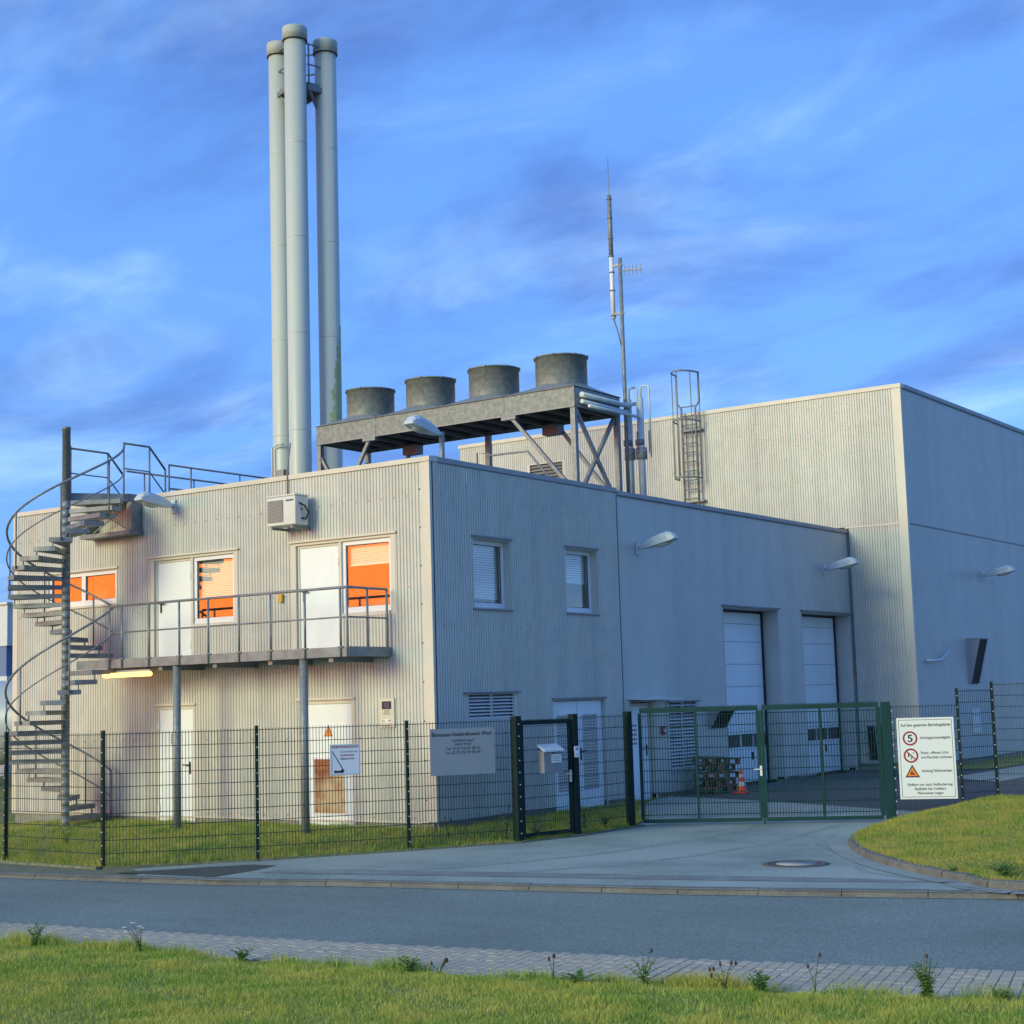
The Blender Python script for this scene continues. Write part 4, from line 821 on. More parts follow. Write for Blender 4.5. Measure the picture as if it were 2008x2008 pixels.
for z, rr in ((1.05, 0.022), (0.55, 0.014)): MB().tube([(SC.x-0.03, SC.y+0.06, PZ+z+0.03), (lx0, -0.70, PZ+z-0.05)], rr, 8).build('landing_rail', 'stair_steel', st)
# bracket frame carrying the landing on the wall
MB().box(lx1-0.02, lx1+0.12, -0.30, -0.02, PZ-0.74, PZ-0.16).build('landing_bracket', 'stair_steel', st)
MB().box(lx0-0.10, lx1+0.16, -0.38, -0.02, PZ-0.80, PZ-0.72).build('landing_beam', 'stair_steel', st)
MB().box(lx0-0.05, lx0+0.02, -0.30, -0.02, PZ-0.72, PZ-0.16).build('landing_bracket', 'stair_steel', st)
MB().bar((lx0+0.1, -0.2, PZ-0.68), (lx1-0.1, -0.2, PZ-0.2), 0.02, 0.02).build('brace', 'stair_steel', st); MB().bar((lx0+0.1, -0.2, PZ-0.2), (lx1-0.1, -0.2, PZ-0.68), 0.02, 0.02).build('brace', 'stair_steel', st)
# roof walkway railings
wk = thing('roof_walkway_railing', 'low steel railings running back across the roof from the stair landing', 'railing', (-7.6, 3, RZ))
for x, y0, y1, ps in ((-7.20, 0.75, 7.5, (0.75, 1.35, 2.75, 4.2, 5.7, 7.4)), (-8.42, 0.72, 7.5, (1.2, 2.6, 4.1, 5.6, 7.2))):
    for z in (6.90, 6.42): MB().tube([(x, y0, z), (x, y1, z)], 0.020, 6).build('rail', 'stair_steel', wk)
    for y in ps: MB().tube([(x, y, RZ), (x, y, 6.90)], 0.018, 6).build('rail_post', 'stair_steel', wk)
MB().box(-8.40, -7.22, 0.70, 7.6, RZ+0.02, RZ+0.07).build('walkway_grating', 'stair_steel', wk)

# ------------------------------------------------------------------ balcony
bc = thing('balcony', 'steel balcony with tube railing on two round posts along the lit wall', 'balcony', (-4.3, -0.6, GZ))
BY = -1.14; BX0, BX1 = -7.72, -0.88
MB().box(BX0, BX1, BY, BY+0.06, 2.80, 2.965).build('edge_beam', 'stair_steel', bc)
MB().box(BX1-0.06, BX1, BY+0.061, -0.03, 2.80, 2.965).build('edge_beam', 'stair_steel', bc)
MB().box(BX0, BX1-0.061, -0.09, -0.03, 2.80, 2.94).build('wall_beam', 'stair_steel', bc)
b = MB()
n = 0; x = BX0+0.02
while x < BX1-0.07: b.box(x, x+0.004, BY+0.061, -0.091, 2.915, 2.945); x += 0.034
for k in range(9): y = BY+0.1+k*0.108; b.box(BX0+0.01, BX1-0.065, y, y+0.004, 2.912, 2.944)
b.build('grating', 'stair_steel', bc)
for x in (-6.9, -5.5, -4.1, -2.75, -1.35): MB().box(x-0.05, x+0.05, BY+0.07, -0.04, 2.72, 2.82).build('cross_beam', 'dark_trim', bc)
for x in (-5.1, -2.0):
    MB().tube([(x, -1.04, GZ-0.25), (x, -1.04, 2.80)], 0.072, 20).build('support_column', 'galvanised', bc)
rx = [-6.79, -6.25, -5.42, -4.62, -3.86, -3.10, -2.36, -1.66, BX1-0.14]
rx = [-6.79, -6.45, -5.72, -4.92, -4.18, -3.42, -2.66, -1.86, -1.06]
for x in rx+[BX1-0.03]: MB().tube([(x, BY-0.005, 2.80), (x, BY-0.005, 3.96)], 0.021, 8).build('rail_post', 'stair_steel', bc)
for y in (-0.62, -0.10): MB().tube([(BX1-0.03, y, 2.80), (BX1-0.03, y, 3.96)], 0.021, 8).build('rail_post', 'stair_steel', bc)
for z, rr in ((3.96, 0.024), (3.46, 0.015)):
    MB().tube([(rx[0], BY-0.005, z), (BX1-0.10, BY-0.005, z), (BX1-0.05, BY+0.015, z), (BX1-0.03, BY+0.07, z), (BX1-0.03, -0.10, z)], rr, 8).build('top_rail' if rr > 0.02 else 'mid_rail', 'stair_steel', bc)
b = MB()
for x in rx: b.box(x-0.06, x+0.06, BY-0.03, BY-0.001, 2.955, 2.975)
b.build('post_feet', 'stair_steel', bc)
tl = thing('tube_lamp', 'glowing warm fluorescent tube lamp under the balcony edge beside the stairs', 'lamp', (-6.55, -0.92, 2.66))
MB().box(-7.22, -5.90, -0.955, -0.885, 2.715, 2.76).build('housing', 'white_plastic', tl)
MB().tube([(-7.20, -0.92, 2.672), (-5.92, -0.92, 2.672)], 0.042, 12).build('tube', 'tube_glow', tl)
# air conditioner
ac = thing('air_conditioner', 'off-white outdoor air conditioner unit mounted high on the lit wall', 'air conditioner', (-2.98, -0.3, 5.2))
AX0, AX1, AY0, AY1, AZ0, AZ1 = -3.33, -2.64, -0.50, -0.16, 5.22, 5.74
MB().box(AX0, AX1, AY0, AY1, AZ0, AZ1).build('casing', 'ac_white', ac, bevel=0.015)
MB().box(AX0-0.01, AX1+0.01, AY0-0.012, AY1+0.01, AZ1+0.001, AZ1+0.03).build('top_cover', 'ac_white', ac, bevel=0.008)
MB().fbox(Frame((0, AY0, 0), (1, 0, 0), (0, -1, 0)), AX0+0.02, AX0+0.40, AZ0+0.06, AZ1-0.06, 0.001, 0.006).build('grille_back', 'dark_trim', ac)
for k in range(16): z = AZ0+0.075+k*0.0245; MB().box(AX0+0.022, AX0+0.398, AY0-0.016, AY0-0.007, z, z+0.011).build('grille_bar', 'blue_trim', ac)
MB().box(AX0+0.46, AX1-0.04, AY0-0.003, AY0-0.001, AZ1-0.095, AZ1-0.065).build('maker_plate', 'ink_soft', ac)
MB().tube([(AX1+0.01, AY0+0.1, AZ1-0.13), (AX1+0.05, AY0+0.20, AZ1-0.18), (AX1+0.06, AY0+0.28, AZ1-0.30), (AX1+0.03, AY0+0.24, AZ1-0.42), (AX1+0.005, AY0+0.16, AZ1-0.40)], 0.016, 8).build('hose', 'black', ac)
MB().box(AX1+0.001, AX1+0.012, AY0+0.14, AY0+0.17, AZ0+0.26, AZ0+0.29).build('port', 'black', ac)
for x in (AX0+0.08, AX1-0.12): MB().box(x, x+0.05, AY0+0.0, -0.02, AZ0-0.06, AZ0-0.015).build('bracket', 'galvanised', ac)
MB().tube([(AX0+0.10, -0.06, AZ1+0.03), (AX0+0.10, -0.06, H+0.06), (AX0+0.06, 0.02, H+0.30), (AX0+0.04, 0.1, H+0.62)], 0.014, 6).build('cable', 'dark_trim', ac)

# ------------------------------------------------------------------ street-lamp style floodlights
def floodlight(pos, az, label, tilt=11, pole=None):
    t = thing('wall_floodlight', label, 'floodlight', pos, 'pale floodlights on arms')
    d = Vector((math.cos(az), math.sin(az), 0)); s = Vector((-d.y, d.x, 0)); u = Vector((0, 0, 1)); ti = R_(tilt)
    f = d*math.cos(ti)+u*math.sin(ti); w = -d*math.sin(ti)+u*math.cos(ti); o = Vector(pos)
    def pt(a, b, c): q = o+f*a+s*b+w*c; return (q.x, q.y, q.z)
    if pole is None: MB().hexa([tuple(o+d*a+s*bb+u*c) for c in (-0.13, 0.13) for a, bb in ((0, -0.06), (0.05, -0.06), (0.05, 0.06), (0, 0.06))]).build('wall_plate', 'lamp_housing', t)
    MB().tube([pt(0.03, 0, 0), pt(0.18, 0, 0)], 0.04, 10).build('arm', 'lamp_housing', t)
    sec = [(0.12, 0.05, -0.045, 0.055), (0.22, 0.08, -0.06, 0.085), (0.46, 0.125, -0.07, 0.125), (0.78, 0.14, -0.07, 0.145), (0.88, 0.12, -0.06, 0.09), (0.94, 0.10, -0.05, -0.01)]
    V = []
    for a, hw, lo, hi in sec: V += [pt(a, -hw, lo), pt(a, hw, lo), pt(a, hw*0.98, hi*0.45), pt(a, hw*0.55, hi), pt(a, -hw*0.55, hi), pt(a, -hw*0.98, hi*0.45)]
    b = MB(); b.add(V, [(i*6+j, i*6+(j+1) % 6, (i+1)*6+(j+1) % 6, (i+1)*6+j) for i in range(5) for j in range(6)]+[tuple(range(6)), tuple(range(30, 36))]); b.build('lamp_head', 'lamp_housing', t, bevel=0.008)
    b = MB(); V = []; k = 14
    for rr, c in ((1.0, -0.068), (0.85, -0.105), (0.45, -0.125)): V += [pt(0.62+0.20*rr*math.cos(2*math.pi*i/k), 0.095*rr*math.sin(2*math.pi*i/k), c) for i in range(k)]
    b.add(V, [(r*k+i, r*k+(i+1) % k, (r+1)*k+(i+1) % k, (r+1)*k+i) for r in range(2) for i in range(k)]+[tuple(range(2*k, 3*k))], True); b.build('lens', 'lamp_lens', t)
    if pole: MB().tube([pole, (pos[0], pos[1], pos[2]+0.05)], 0.045, 10).build('pole', 'galvanised', t)
    return t
floodlight((-6.22, -0.02, 5.90), R_(-90), 'pale floodlight high on the lit wall beside the stair landing', 6)
floodlight((0.025, 6.91, 5.02), 0, 'pale floodlight on the shaded wall just right of the panel joint')
floodlight((0.015, 16.19, 5.04), 0, 'pale floodlight above the right-hand garage door', 9)
floodlight((P+0.01, 23.32, 5.10), 0, 'pale floodlight on the shaded side of the tall hall', 8)
fl = floodlight((-0.16, 0.60, 6.66), R_(-90), 'pale floodlight on a short pole at the roof corner in front of the cooler', 8, pole=(-0.16, 0.60, RZ))

# ------------------------------------------------------------------ small wall-mounted things
pq = thing('funding_plaque', 'cream plaque with a dark blue flag and coloured letters beside the building corner', 'plaque', (-0.99, -0.03, 1.6))
MB().fbox(LF, -1.16, -0.83, 1.59, 2.09, 0.03, 0.055).build('board', 'sign_cream', pq)
MB().fbox(LF, -1.10, -0.89, 1.90, 2.035, 0.056, 0.058).build('flag', 'eu_blue', pq)
b = MB()
for i in range(12): a = i*math.pi/6; b.fring(LF, -0.995+0.035*math.cos(a), 1.967+0.035*math.sin(a), 0, 0.006, 0.0585, 0.0595, 5)
b.build('flag_stars', 'yellow', pq)
b = MB()
for i, (z, w) in enumerate(((1.875, 0.07), (1.855, 0.055), (1.835, 0.075), (1.815, 0.09), (1.625, 0.09), (1.61, 0.085))): b.fbox(LF, -0.995-w, -0.995+w, z-0.0035, z+0.0035, 0.056, 0.0575)
b.build('fine_print', 'ink_soft', pq)
MB().fbox(LF, -1.10, -0.89, 1.665, 1.735, 0.056, 0.0575).build('logo_field', 'sign_white', pq)
text(pq, LF, 'N', -1.09, -1.045, 1.675, 0.05, 0.0590, 'green_ink', bold=0.02); text(pq, LF, 'R', -1.02, -0.975, 1.675, 0.05, 0.0590, 'sign_pale'); text(pq, LF, 'W', -0.965, -0.90, 1.675, 0.05, 0.0590, 'red', bold=0.02)
wt2 = thing('warning_triangle', 'orange warning triangle on the white plant room door', 'sign', (-2.38, -0.01, 1.46))
MB().fpoly(LF, [(-2.48, 1.45), (-2.28, 1.45), (-2.38, 1.66)], 0.001, 0.005).build('border', 'red', wt2)
MB().fpoly(LF, [(-2.46, 1.462), (-2.30, 1.462), (-2.38, 1.632)], 0.006, 0.008).build('field', 'orange', wt2)
MB().fpoly(LF, [(-2.395, 1.48), (-2.37, 1.525), (-2.382, 1.53), (-2.365, 1.585), (-2.40, 1.535), (-2.385, 1.525)], 0.009, 0.011).build('bolt_symbol', 'ink', wt2)
nt_ = thing('door_notice', 'small printed notice on the white door under the balcony', 'notice', (-6.2, -0.01, 1.4))
MB().fbox(LF, -6.40, -6.16, 1.32, 1.56, 0.001, 0.004).build('sheet', 'white_plastic', nt_)
b = MB()
for i in range(4): 
    for j in range(3): b.fbox(LF, -6.37+j*0.065, -6.37+j*0.065+0.045, 1.36+i*0.048, 1.385+i*0.048, 0.005, 0.006)
b.build('print', 'ink', nt_)
ob = MB().fbox(LF, -3.47, -3.38, 3.88, 4.03, 0.02, 0.09).build('call_box', 'yellow', loc=(-3.42, -0.05, 3.9), bevel=0.01); tag(ob, 'small yellow box on the wall behind the balcony rail', 'box')
rb = thing('alarm_box', 'small red alarm box on the shaded wall beside the tall louvre', 'alarm', (0.02, 7.72, 1.18))
MB().fbox(RF, 7.60, 7.74, 1.19, 1.36, 0.0, 0.07).build('housing', 'red', rb, bevel=0.008); MB().fring(RF, 7.67, 1.275, 0, 0.04, 0.071, 0.078, 16).build('button', 'sign_white', rb)
nh = thing('wall_notice', 'small striped white notice low on the tall hall behind the fence', 'notice', (P, 22.0, 0.7))
MB().fbox(HR, 21.78, 22.40, 0.72, 1.38, 0.015, 0.03).build('board', 'sign_white', nh)
for z in (0.87, 1.19): MB().fbox(HR, 21.78, 22.40, z, z+0.03, 0.031, 0.034).build('stripe', 'blue_trim', nh)
hp = MB().tube([(P+0.0, 18.45, 2.68), (P+0.12, 18.45, 2.68), (P+0.14, 18.9, 2.68), (P+0.14, 19.3, 2.70), (P+0.14, 19.85, 2.92)], 0.035, 8).build('wall_pipe', 'lamp_housing', loc=(P, 19, 2.7)); tag(hp, 'short bent pale pipe on the shaded hall wall', 'pipe')

# ------------------------------------------------------------------ fences and gates
def wire_panel(name, parent, p, q, z0, z1, over=0.03, r=0.0046, step=0.05, m='fence_wire', zstep=0.2):
    p, q = Vector((p[0], p[1], 0)), Vector((q[0], q[1], 0)); L = (q-p).length; d = (q-p)/L; nrm = Vector((-d.y, d.x, 0)); b = MB()
    n = max(2, round(L/step))
    for i in range(n+1):
        c = p+d*(L*i/n); a = d*r; e = nrm*r
        b.add([(c-a).to_tuple()[:2]+(z0-over*0,), (c+e).to_tuple()[:2]+(z0,), (c+a).to_tuple()[:2]+(z0,), (c-a).to_tuple()[:2]+(z1+over,), (c+e).to_tuple()[:2]+(z1+over,), (c+a).to_tuple()[:2]+(z1+over,)], [(0, 1, 4, 3), (1, 2, 5, 4), (2, 0, 3, 5)])
    z = z1; rh = r*1.15
    while z > z0+0.02:
        for sgn in (-1, 1):
            o = nrm*(sgn*r*1.6); a0, a1 = p+o, q+o
            b.add([(a0.x, a0.y, z-rh), (a0.x+nrm.x*rh*sgn, a0.y+nrm.y*rh*sgn, z), (a0.x, a0.y, z+rh), (a1.x, a1.y, z-rh), (a1.x+nrm.x*rh*sgn, a1.y+nrm.y*rh*sgn, z), (a1.x, a1.y, z+rh)], [(0, 1, 4, 3), (1, 2, 5, 4), (2, 0, 3, 5)])
        z -= zstep
    return b.build(name, m, parent)
def post(parent, x, y, z0, h, ang, w=0.045, d=0.065, bolts=True, m='post_green'):
    dd = Vector((math.cos(ang), math.sin(ang), 0)); nn = Vector((dd.y, -dd.x, 0))
    o = MB().bar((x, y, z0-0.3), (x, y, z0+h), w, d, side=(dd.x, dd.y, 0)).build('post', m, parent, bevel=0.004)
    MB().bar((x, y, z0+h+0.001), (x, y, z0+h+0.015), w+0.008, d+0.008, side=(dd.x, dd.y, 0)).build('post_cap', 'black', o)
    if bolts:
        b = MB(); z = z0+h-0.12
        while z > z0+0.05:
            c = Vector((x, y, z))+nn*(d/2+0.004); b.bar(c-nn*0.006, c+nn*0.008, 0.016, 0.016); z -= 0.2
        b.build('clamp_bolts', 'bolt', o, kind='stuff')
    return o
fnc = thing('mesh_fence', 'dark green wire mesh fence running along the lawn towards the small gate', 'fence', (-1.5, -3, ZF))
angs = []
for i in range(len(FP)-1): angs.append(math.atan2(FP[i+1][1]-FP[i][1], FP[i+1][0]-FP[i][0]))
for i, (x, y) in enumerate(FP[:5]): post(fnc, x, y, ZF-0.01, 2.06, angs[min(i, len(angs)-1)] if i != 2 else (angs[1]+angs[2])/2)
for i in range(5): wire_panel('mesh_panel', fnc, FP[i], FP[i+1], ZF+0.04, ZF+2.0)
wire_panel('mesh_panel', fnc, FP[6], FP[7], ZF+0.04, ZF+2.0)
# pedestrian gate
pg = thing('pedestrian_gate', 'narrow dark green framed mesh gate with a mailbox hung on it', 'gate', (1.3, 1.35, ZF))
for (x, y), w in ((FP[5], 0.13), (FP[6], 0.12), (FP[7], 0.12)): post(pg, x, y, ZF-0.02, 2.08, angs[5], w, w, bolts=(w > 0.125))
g0, g1 = Vector((*FP[5], 0)), Vector((*FP[6], 0)); gd = (g1-g0).normalized(); ga, gb = g0+gd*0.11, g1-gd*0.10
def gframe(parent, a, c, z0, z1, w, name, m):
    for p in (a, c): MB().bar((p.x, p.y, z0), (p.x, p.y, z1), w, w, side=(c-a)).build(name, m, parent)
    dd = (c-a).normalized()
    for z in (z0+w/2, z1-w/2): MB().bar((a.x+dd.x*w/2, a.y+dd.y*w/2, z), (c.x-dd.x*w/2, c.y-dd.y*w/2, z), w*0.96, w).build(name, m, parent)
gframe(pg, ga, gb, ZF+0.06, ZF+1.98, 0.06, 'frame_bar', 'post_green')
wire_panel('mesh_panel', pg, ga, gb, ZF+0.12, ZF+1.90, over=0)
def comb(parent, a, c, z, m):
    L = (c-a).length; dd = (c-a)/L; n = round(L/0.045); b = MB()
    for i in range(n):
        p = a+dd*(L*i/n); q = a+dd*(L*(i+1)/n); mid = (p+q)/2; o = Vector((-dd.y, dd.x, 0))*0.004
        b.add([(p-o).to_tuple()[:2]+(z,), (q-o).to_tuple()[:2]+(z,), (mid-o).to_tuple()[:2]+(z+0.035,), (p+o).to_tuple()[:2]+(z,), (q+o).to_tuple()[:2]+(z,), (mid+o).to_tuple()[:2]+(z+0.035,)], [(0, 1, 2), (3, 5, 4), (0, 3, 4, 1), (1, 4, 5, 2), (2, 5, 3, 0)])
    b.build('spike_strip', m, parent)
comb(pg, ga, gb, ZF+1.98, 'post_green')
lf = gb-gd*0.03; nn = Vector((gd.y, -gd.x, 0))
MB().bar((lf.x+nn.x*0.03, lf.y+nn.y*0.03, ZF+0.92), (lf.x+nn.x*0.03, lf.y+nn.y*0.03, ZF+1.12), 0.04, 0.02).bar((lf.x+nn.x*0.06, lf.y+nn.y*0.06, ZF+1.06), (lf.x+nn.x*0.06-gd.x*0.12, lf.y+nn.y*0.06-gd.y*0.12, ZF+1.06), 0.02, 0.02).build('lock', 'bolt', pg)
# intercom on the latch post
ic = thing('intercom', 'small pale intercom plate on the latch post of the narrow gate', 'intercom', (FP[6][0], FP[6][1], 1.0))
IF = Frame((FP[6][0], FP[6][1], 0), (gd.x, gd.y, 0), (nn.x, nn.y, 0))
MB().fbox(IF, -0.055, 0.055, 0.98, 1.17, 0.062, 0.075).build('plate', 'louvre_slat', ic); MB().fbox(IF, -0.035, 0.035, 1.10, 1.15, 0.0755, 0.078).build('speaker', 'blue_trim', ic); MB().fring(IF, 0, 1.03, 0, 0.013, 0.0755, 0.079, 12).build('button', 'dark_trim', ic)
mbx = thing('mailbox', 'grey metal mailbox with sloping lid hanging on the narrow gate', 'mailbox', ((ga.x+gb.x)/2, (ga.y+gb.y)/2, 0.75))
gw = (gb-ga).length; MF = Frame((ga.x, ga.y, 0), (gd.x, gd.y, 0), (nn.x, nn.y, 0)); m0, m1 = gw*0.32, gw*0.70
MB().fbox(MF, m0, m1, 0.75, 1.12, 0.03, 0.16).build('body', 'grey_mail', mbx, bevel=0.006)
MB().hexa([MF(m0-0.02, 1.105, 0.20), MF(m1+0.02, 1.105, 0.20), MF(m1+0.02, 1.21, 0.02), MF(m0-0.02, 1.21, 0.02), MF(m0-0.02, 1.13, 0.20), MF(m1+0.02, 1.13, 0.20), MF(m1+0.02, 1.235, 0.02), MF(m0-0.02, 1.235, 0.02)]).build('lid', 'lamp_housing', mbx)
MB().fbox(MF, m0+0.18, m1-0.03, 0.92, 1.06, 0.161, 0.164).build('name_card', 'sign_white', mbx); MB().fbox(MF, m0+0.20, m0+0.25, 1.075, 1.09, 0.161, 0.166).build('latch', 'black', mbx)
b = MB()
for z in (0.95, 0.98, 1.01): b.fbox(MF, m0+0.20, m1-0.06, z, z+0.008, 0.1645, 0.1655)
b.build('card_print', 'ink_soft', mbx)
# double driveway gate
dg_ = thing('driveway_gate', 'wide green double-leaf mesh gate closing the driveway', 'gate', (3.5, 5.1, ZF))
gdv = (GR-GL).normalized(); gln = (GR-GL).length; nn2 = Vector((gdv.y, -gdv.x, 0)); ZG0, ZG1 = ZF+0.07, ZF+2.10
mid = GL+gdv*(gln*0.505)
for k, (a, c) in enumerate(((GL+gdv*0.06, mid-gdv*0.035), (mid+gdv*0.035, GR-gdv*0.10))):
    lv = thing('x', 'x', 'x', (0, 0, 0)); bpy.data.objects.remove(lv)
    dd = gdv; w = 0.065
    lo = MB().bar((a.x, a.y, ZG0), (c.x, c.y, ZG0), 0.06, w).build('gate_leaf', 'fence_green', dg_)
    MB().bar((a.x, a.y, ZG1-w/2), (c.x, c.y, ZG1-w/2), 0.06, w*1.2).build('top_bar', 'fence_green', lo)
    for p, ww in ((a, 0.06), (c, 0.075)): MB().bar((p.x, p.y, ZG0+w/2), (p.x, p.y, ZG1-w*1.1), ww, 0.06, side=(dd.x, dd.y, 0)).build('upright', 'fence_green', lo)
    h = a.lerp(c, 0.5 if k else 0.47); MB().bar((h.x, h.y, ZG0+w/2), (h.x, h.y, ZG1-w*1.1), 0.045, 0.045, side=(dd.x, dd.y, 0)).build('mid_upright', 'post_green' if 0 else 'fence_green', lo)
    wire_panel('mesh_infill', lo, (a.x, a.y), (c.x, c.y), ZG0+0.06, ZG1-0.12, over=0.02, r=0.0058, m='fence_green')
    comb(lo, a, c, ZG1+0.006, 'fence_green')
MB().bar((mid.x, mid.y, ZF-0.02), (mid.x, mid.y, ZG0+0.3), 0.03, 0.03).build('drop_bolt', 'fence_green', dg_)
MB().bar((mid.x-gdv.x*0.02+nn2.x*0.05, mid.y-gdv.y*0.02+nn2.y*0.05, 0.62), (mid.x-gdv.x*0.15+nn2.x*0.05, mid.y-gdv.y*0.15+nn2.y*0.05, 0.62), 0.02, 0.02).bar((mid.x-gdv.x*0.02+nn2.x*0.04, mid.y-gdv.y*0.02+nn2.y*0.04, 0.50), (mid.x-gdv.x*0.02+nn2.x*0.04, mid.y-gdv.y*0.02+nn2.y*0.04, 0.68), 0.045, 0.02).build('lever', 'bolt', dg_)
post(dg_, GR.x+gdv.x*0.03, GR.y+gdv.y*0.03, ZF, 2.10, math.atan2(gdv.y, gdv.x), 0.16, 0.14, bolts=False, m='fence_green')
b = MB()
for k in range(10): c = GR+gdv*0.13+nn2*0.06; b.bar((c.x, c.y, ZF+0.15+k*0.2), (c.x+nn2.x*0.012, c.y+nn2.y*0.012, ZF+0.15+k*0.2), 0.02, 0.02)
b.build('clamp_bolts', 'bolt', dg_, kind='stuff')
# fence on the embankment
fr_ = thing('embankment_fence', 'green wire mesh fence stepping up over the grassy bank right of the gate', 'fence', (6.7, 6.6, -0.1))
gp = GR+gdv*0.12
ax = (PA[0]-gp.x, PA[1]-gp.y); aang = math.atan2(ax[1], ax[0])
post(fr_, PA[0], PA[1], -0.12, 2.08, aang); post(fr_, PBq[0], PBq[1], 0.0, 2.06, aang, 0.05, 0.07); post(fr_, PC[0], PC[1], 0.02, 2.06, aang)
wire_panel('mesh_panel', fr_, (gp.x, gp.y), PA, ZF+0.06, ZF+2.02); wire_panel('mesh_panel', fr_, PA, PBq, -0.06, 1.92); wire_panel('mesh_panel', fr_, PBq, PC, 0.04, 2.02); wire_panel('mesh_panel', fr_, PC, (12.1, 8.1), 0.04, 2.02)

# ------------------------------------------------------------------ signs on the fences
def fsign(p, q, out=0.012):
    p, q = Vector((*p, 0)), Vector((*q, 0)); d = (q-p).normalized(); n = Vector((d.y, -d.x, 0)); return Frame(p, d, n), (q-p).length
SF, SLn = fsign(FP[4], FP[5])
sb = thing('company_sign', 'large blue-grey company sign with dark lettering on the mesh fence', 'sign', (0.7, -0.2, 0.8))
a0, a1 = SLn*0.20, SLn*0.79
MB().fbox(SF, a0, a1, 0.80, 1.56, 0.016, 0.026).build('board', 'sign_blue', sb)
w = a1-a0
text(sb, SF, 'Biomasse-Heizkraftwerk Werl', a0+0.03*w, a1-0.05*w, 1.435, 0.062, 0.029, 'ink', bold=0.012)
text(sb, SF, 'Lohdieksweg 4', a0+0.33*w, a0+0.68*w, 1.345, 0.042, 0.029, 'ink'); text(sb, SF, '59457 Werl', a0+0.38*w, a0+0.63*w, 1.280, 0.042, 0.029, 'ink')
text(sb, SF, 'Tel. (0 29 22) 87 08 22', a0+0.24*w, a0+0.77*w, 1.212, 0.042, 0.029, 'ink'); text(sb, SF, 'Fax (0 29 22) 87 08 24', a0+0.24*w, a0+0.77*w, 1.146, 0.042, 0.029, 'ink')
SF, SLn = fsign(FP[3], FP[4]); sf = thing('fire_access_sign', 'small pale fire brigade access sign with red heading on the mesh fence', 'sign', (-0.4, -2, 0.9))
a0 = SLn*0.475; a1 = a0+0.50
MB().fbox(SF, a0, a1, 0.885, 1.375, 0.016, 0.024).build('board', 'sign_pale', sf, bevel=0.003)
b = MB().fbox(SF, a0+0.012, a1-0.012, 1.358, 1.364, 0.0245, 0.0255).fbox(SF, a0+0.012, a1-0.012, 0.897, 0.903, 0.0245, 0.0255).fbox(SF, a0+0.012, a0+0.018, 0.903, 1.358, 0.0245, 0.0255).fbox(SF, a1-0.018, a1-0.012, 0.903, 1.358, 0.0245, 0.0255); b.build('border', 'sign_blue', sf)
text(sf, SF, 'FEUERWEHRZUFAHRT', a0+0.03, a1-0.03, 1.315, 0.034, 0.026, 'red', bold=0.02)
text(sf, SF, 'FLÄCHE FÜR DIE', a0+0.17, a1-0.05, 1.24, 0.026, 0.026, 'ink'); text(sf, SF, 'FEUERWEHR', a0+0.17, a1-0.10, 1.185, 0.026, 0.026, 'red', bold=0.02); text(sf, SF, 'FREIHALTEN', a0+0.17, a1-0.10, 1.13, 0.026, 0.026, 'ink', bold=0.02)
b = MB().fpoly(SF, [(a0+0.03, 1.27), (a0+0.04, 1.275), (a0+0.225, 0.965), (a0+0.21, 0.96)], 0.0245, 0.0262).fpoly(SF, [(a0+0.06, 0.935), (a0+0.215, 0.925), (a0+0.235, 0.965), (a0+0.19, 0.975), (a0+0.15, 0.955), (a0+0.07, 0.965)], 0.0245, 0.0262)
for k in range(4): b.fring(SF, a0+0.085+k*0.037, 0.93, 0, 0.013, 0.0246, 0.0263, 10)
for k in range(9): b.fbox(SF, a0+0.03, a0+0.036, 0.95+k*0.034, 0.97+k*0.034, 0.0245, 0.0258)
b.build('ladder_truck_symbol', 'ink', sf)
SF, SLn = fsign((gp.x, gp.y), PA); sr = thing('site_rules_sign', 'tall white sign with speed limit and warning symbols on the fence beside the driveway gate', 'sign', (6.1, 6.35, 0.05))
a0, a1 = SLn*0.075, SLn*0.93; z0, z1 = 0.03, 1.47; w = a1-a0
MB().fbox(SF, a0, a1, z0, z1, 0.020, 0.030).build('board', 'sign_white', sr, bevel=0.003)
b = MB(); e = 0.035
for q in ((a0+e, a1-e, z1-e-0.008, z1-e), (a0+e, a1-e, z0+e, z0+e+0.008), (a0+e, a0+e+0.008, z0+e+0.008, z1-e-0.008), (a1-e-0.008, a1-e, z0+e+0.008, z1-e-0.008)): b.fbox(SF, *q, 0.0305, 0.0315)
b.build('border', 'ink_soft', sr)
text(sr, SF, 'Auf dem gesamten Betriebsgelände', a0+0.07*w, a1-0.06*w, 1.315, 0.052, 0.0325, 'ink', bold=0.012)
for zc_, kk in ((1.105, 0), (0.80, 1)):
    MB().fring(SF, a0+0.225*w, zc_, 0.098, 0.128, 0.0305, 0.0325).build('prohibition_ring', 'red', sr)
text(sr, SF, '5', a0+0.18*w, a0+0.27*w, 1.045, 0.125, 0.0325, 'ink', bold=0.02)
MB().fpoly(SF, [(a0+0.225*w-0.075, 0.86), (a0+0.225*w-0.06, 0.875), (a0+0.225*w+0.078, 0.742), (a0+0.225*w+0.063, 0.727)], 0.0330, 0.0345).build('prohibition_bar', 'red', sr)
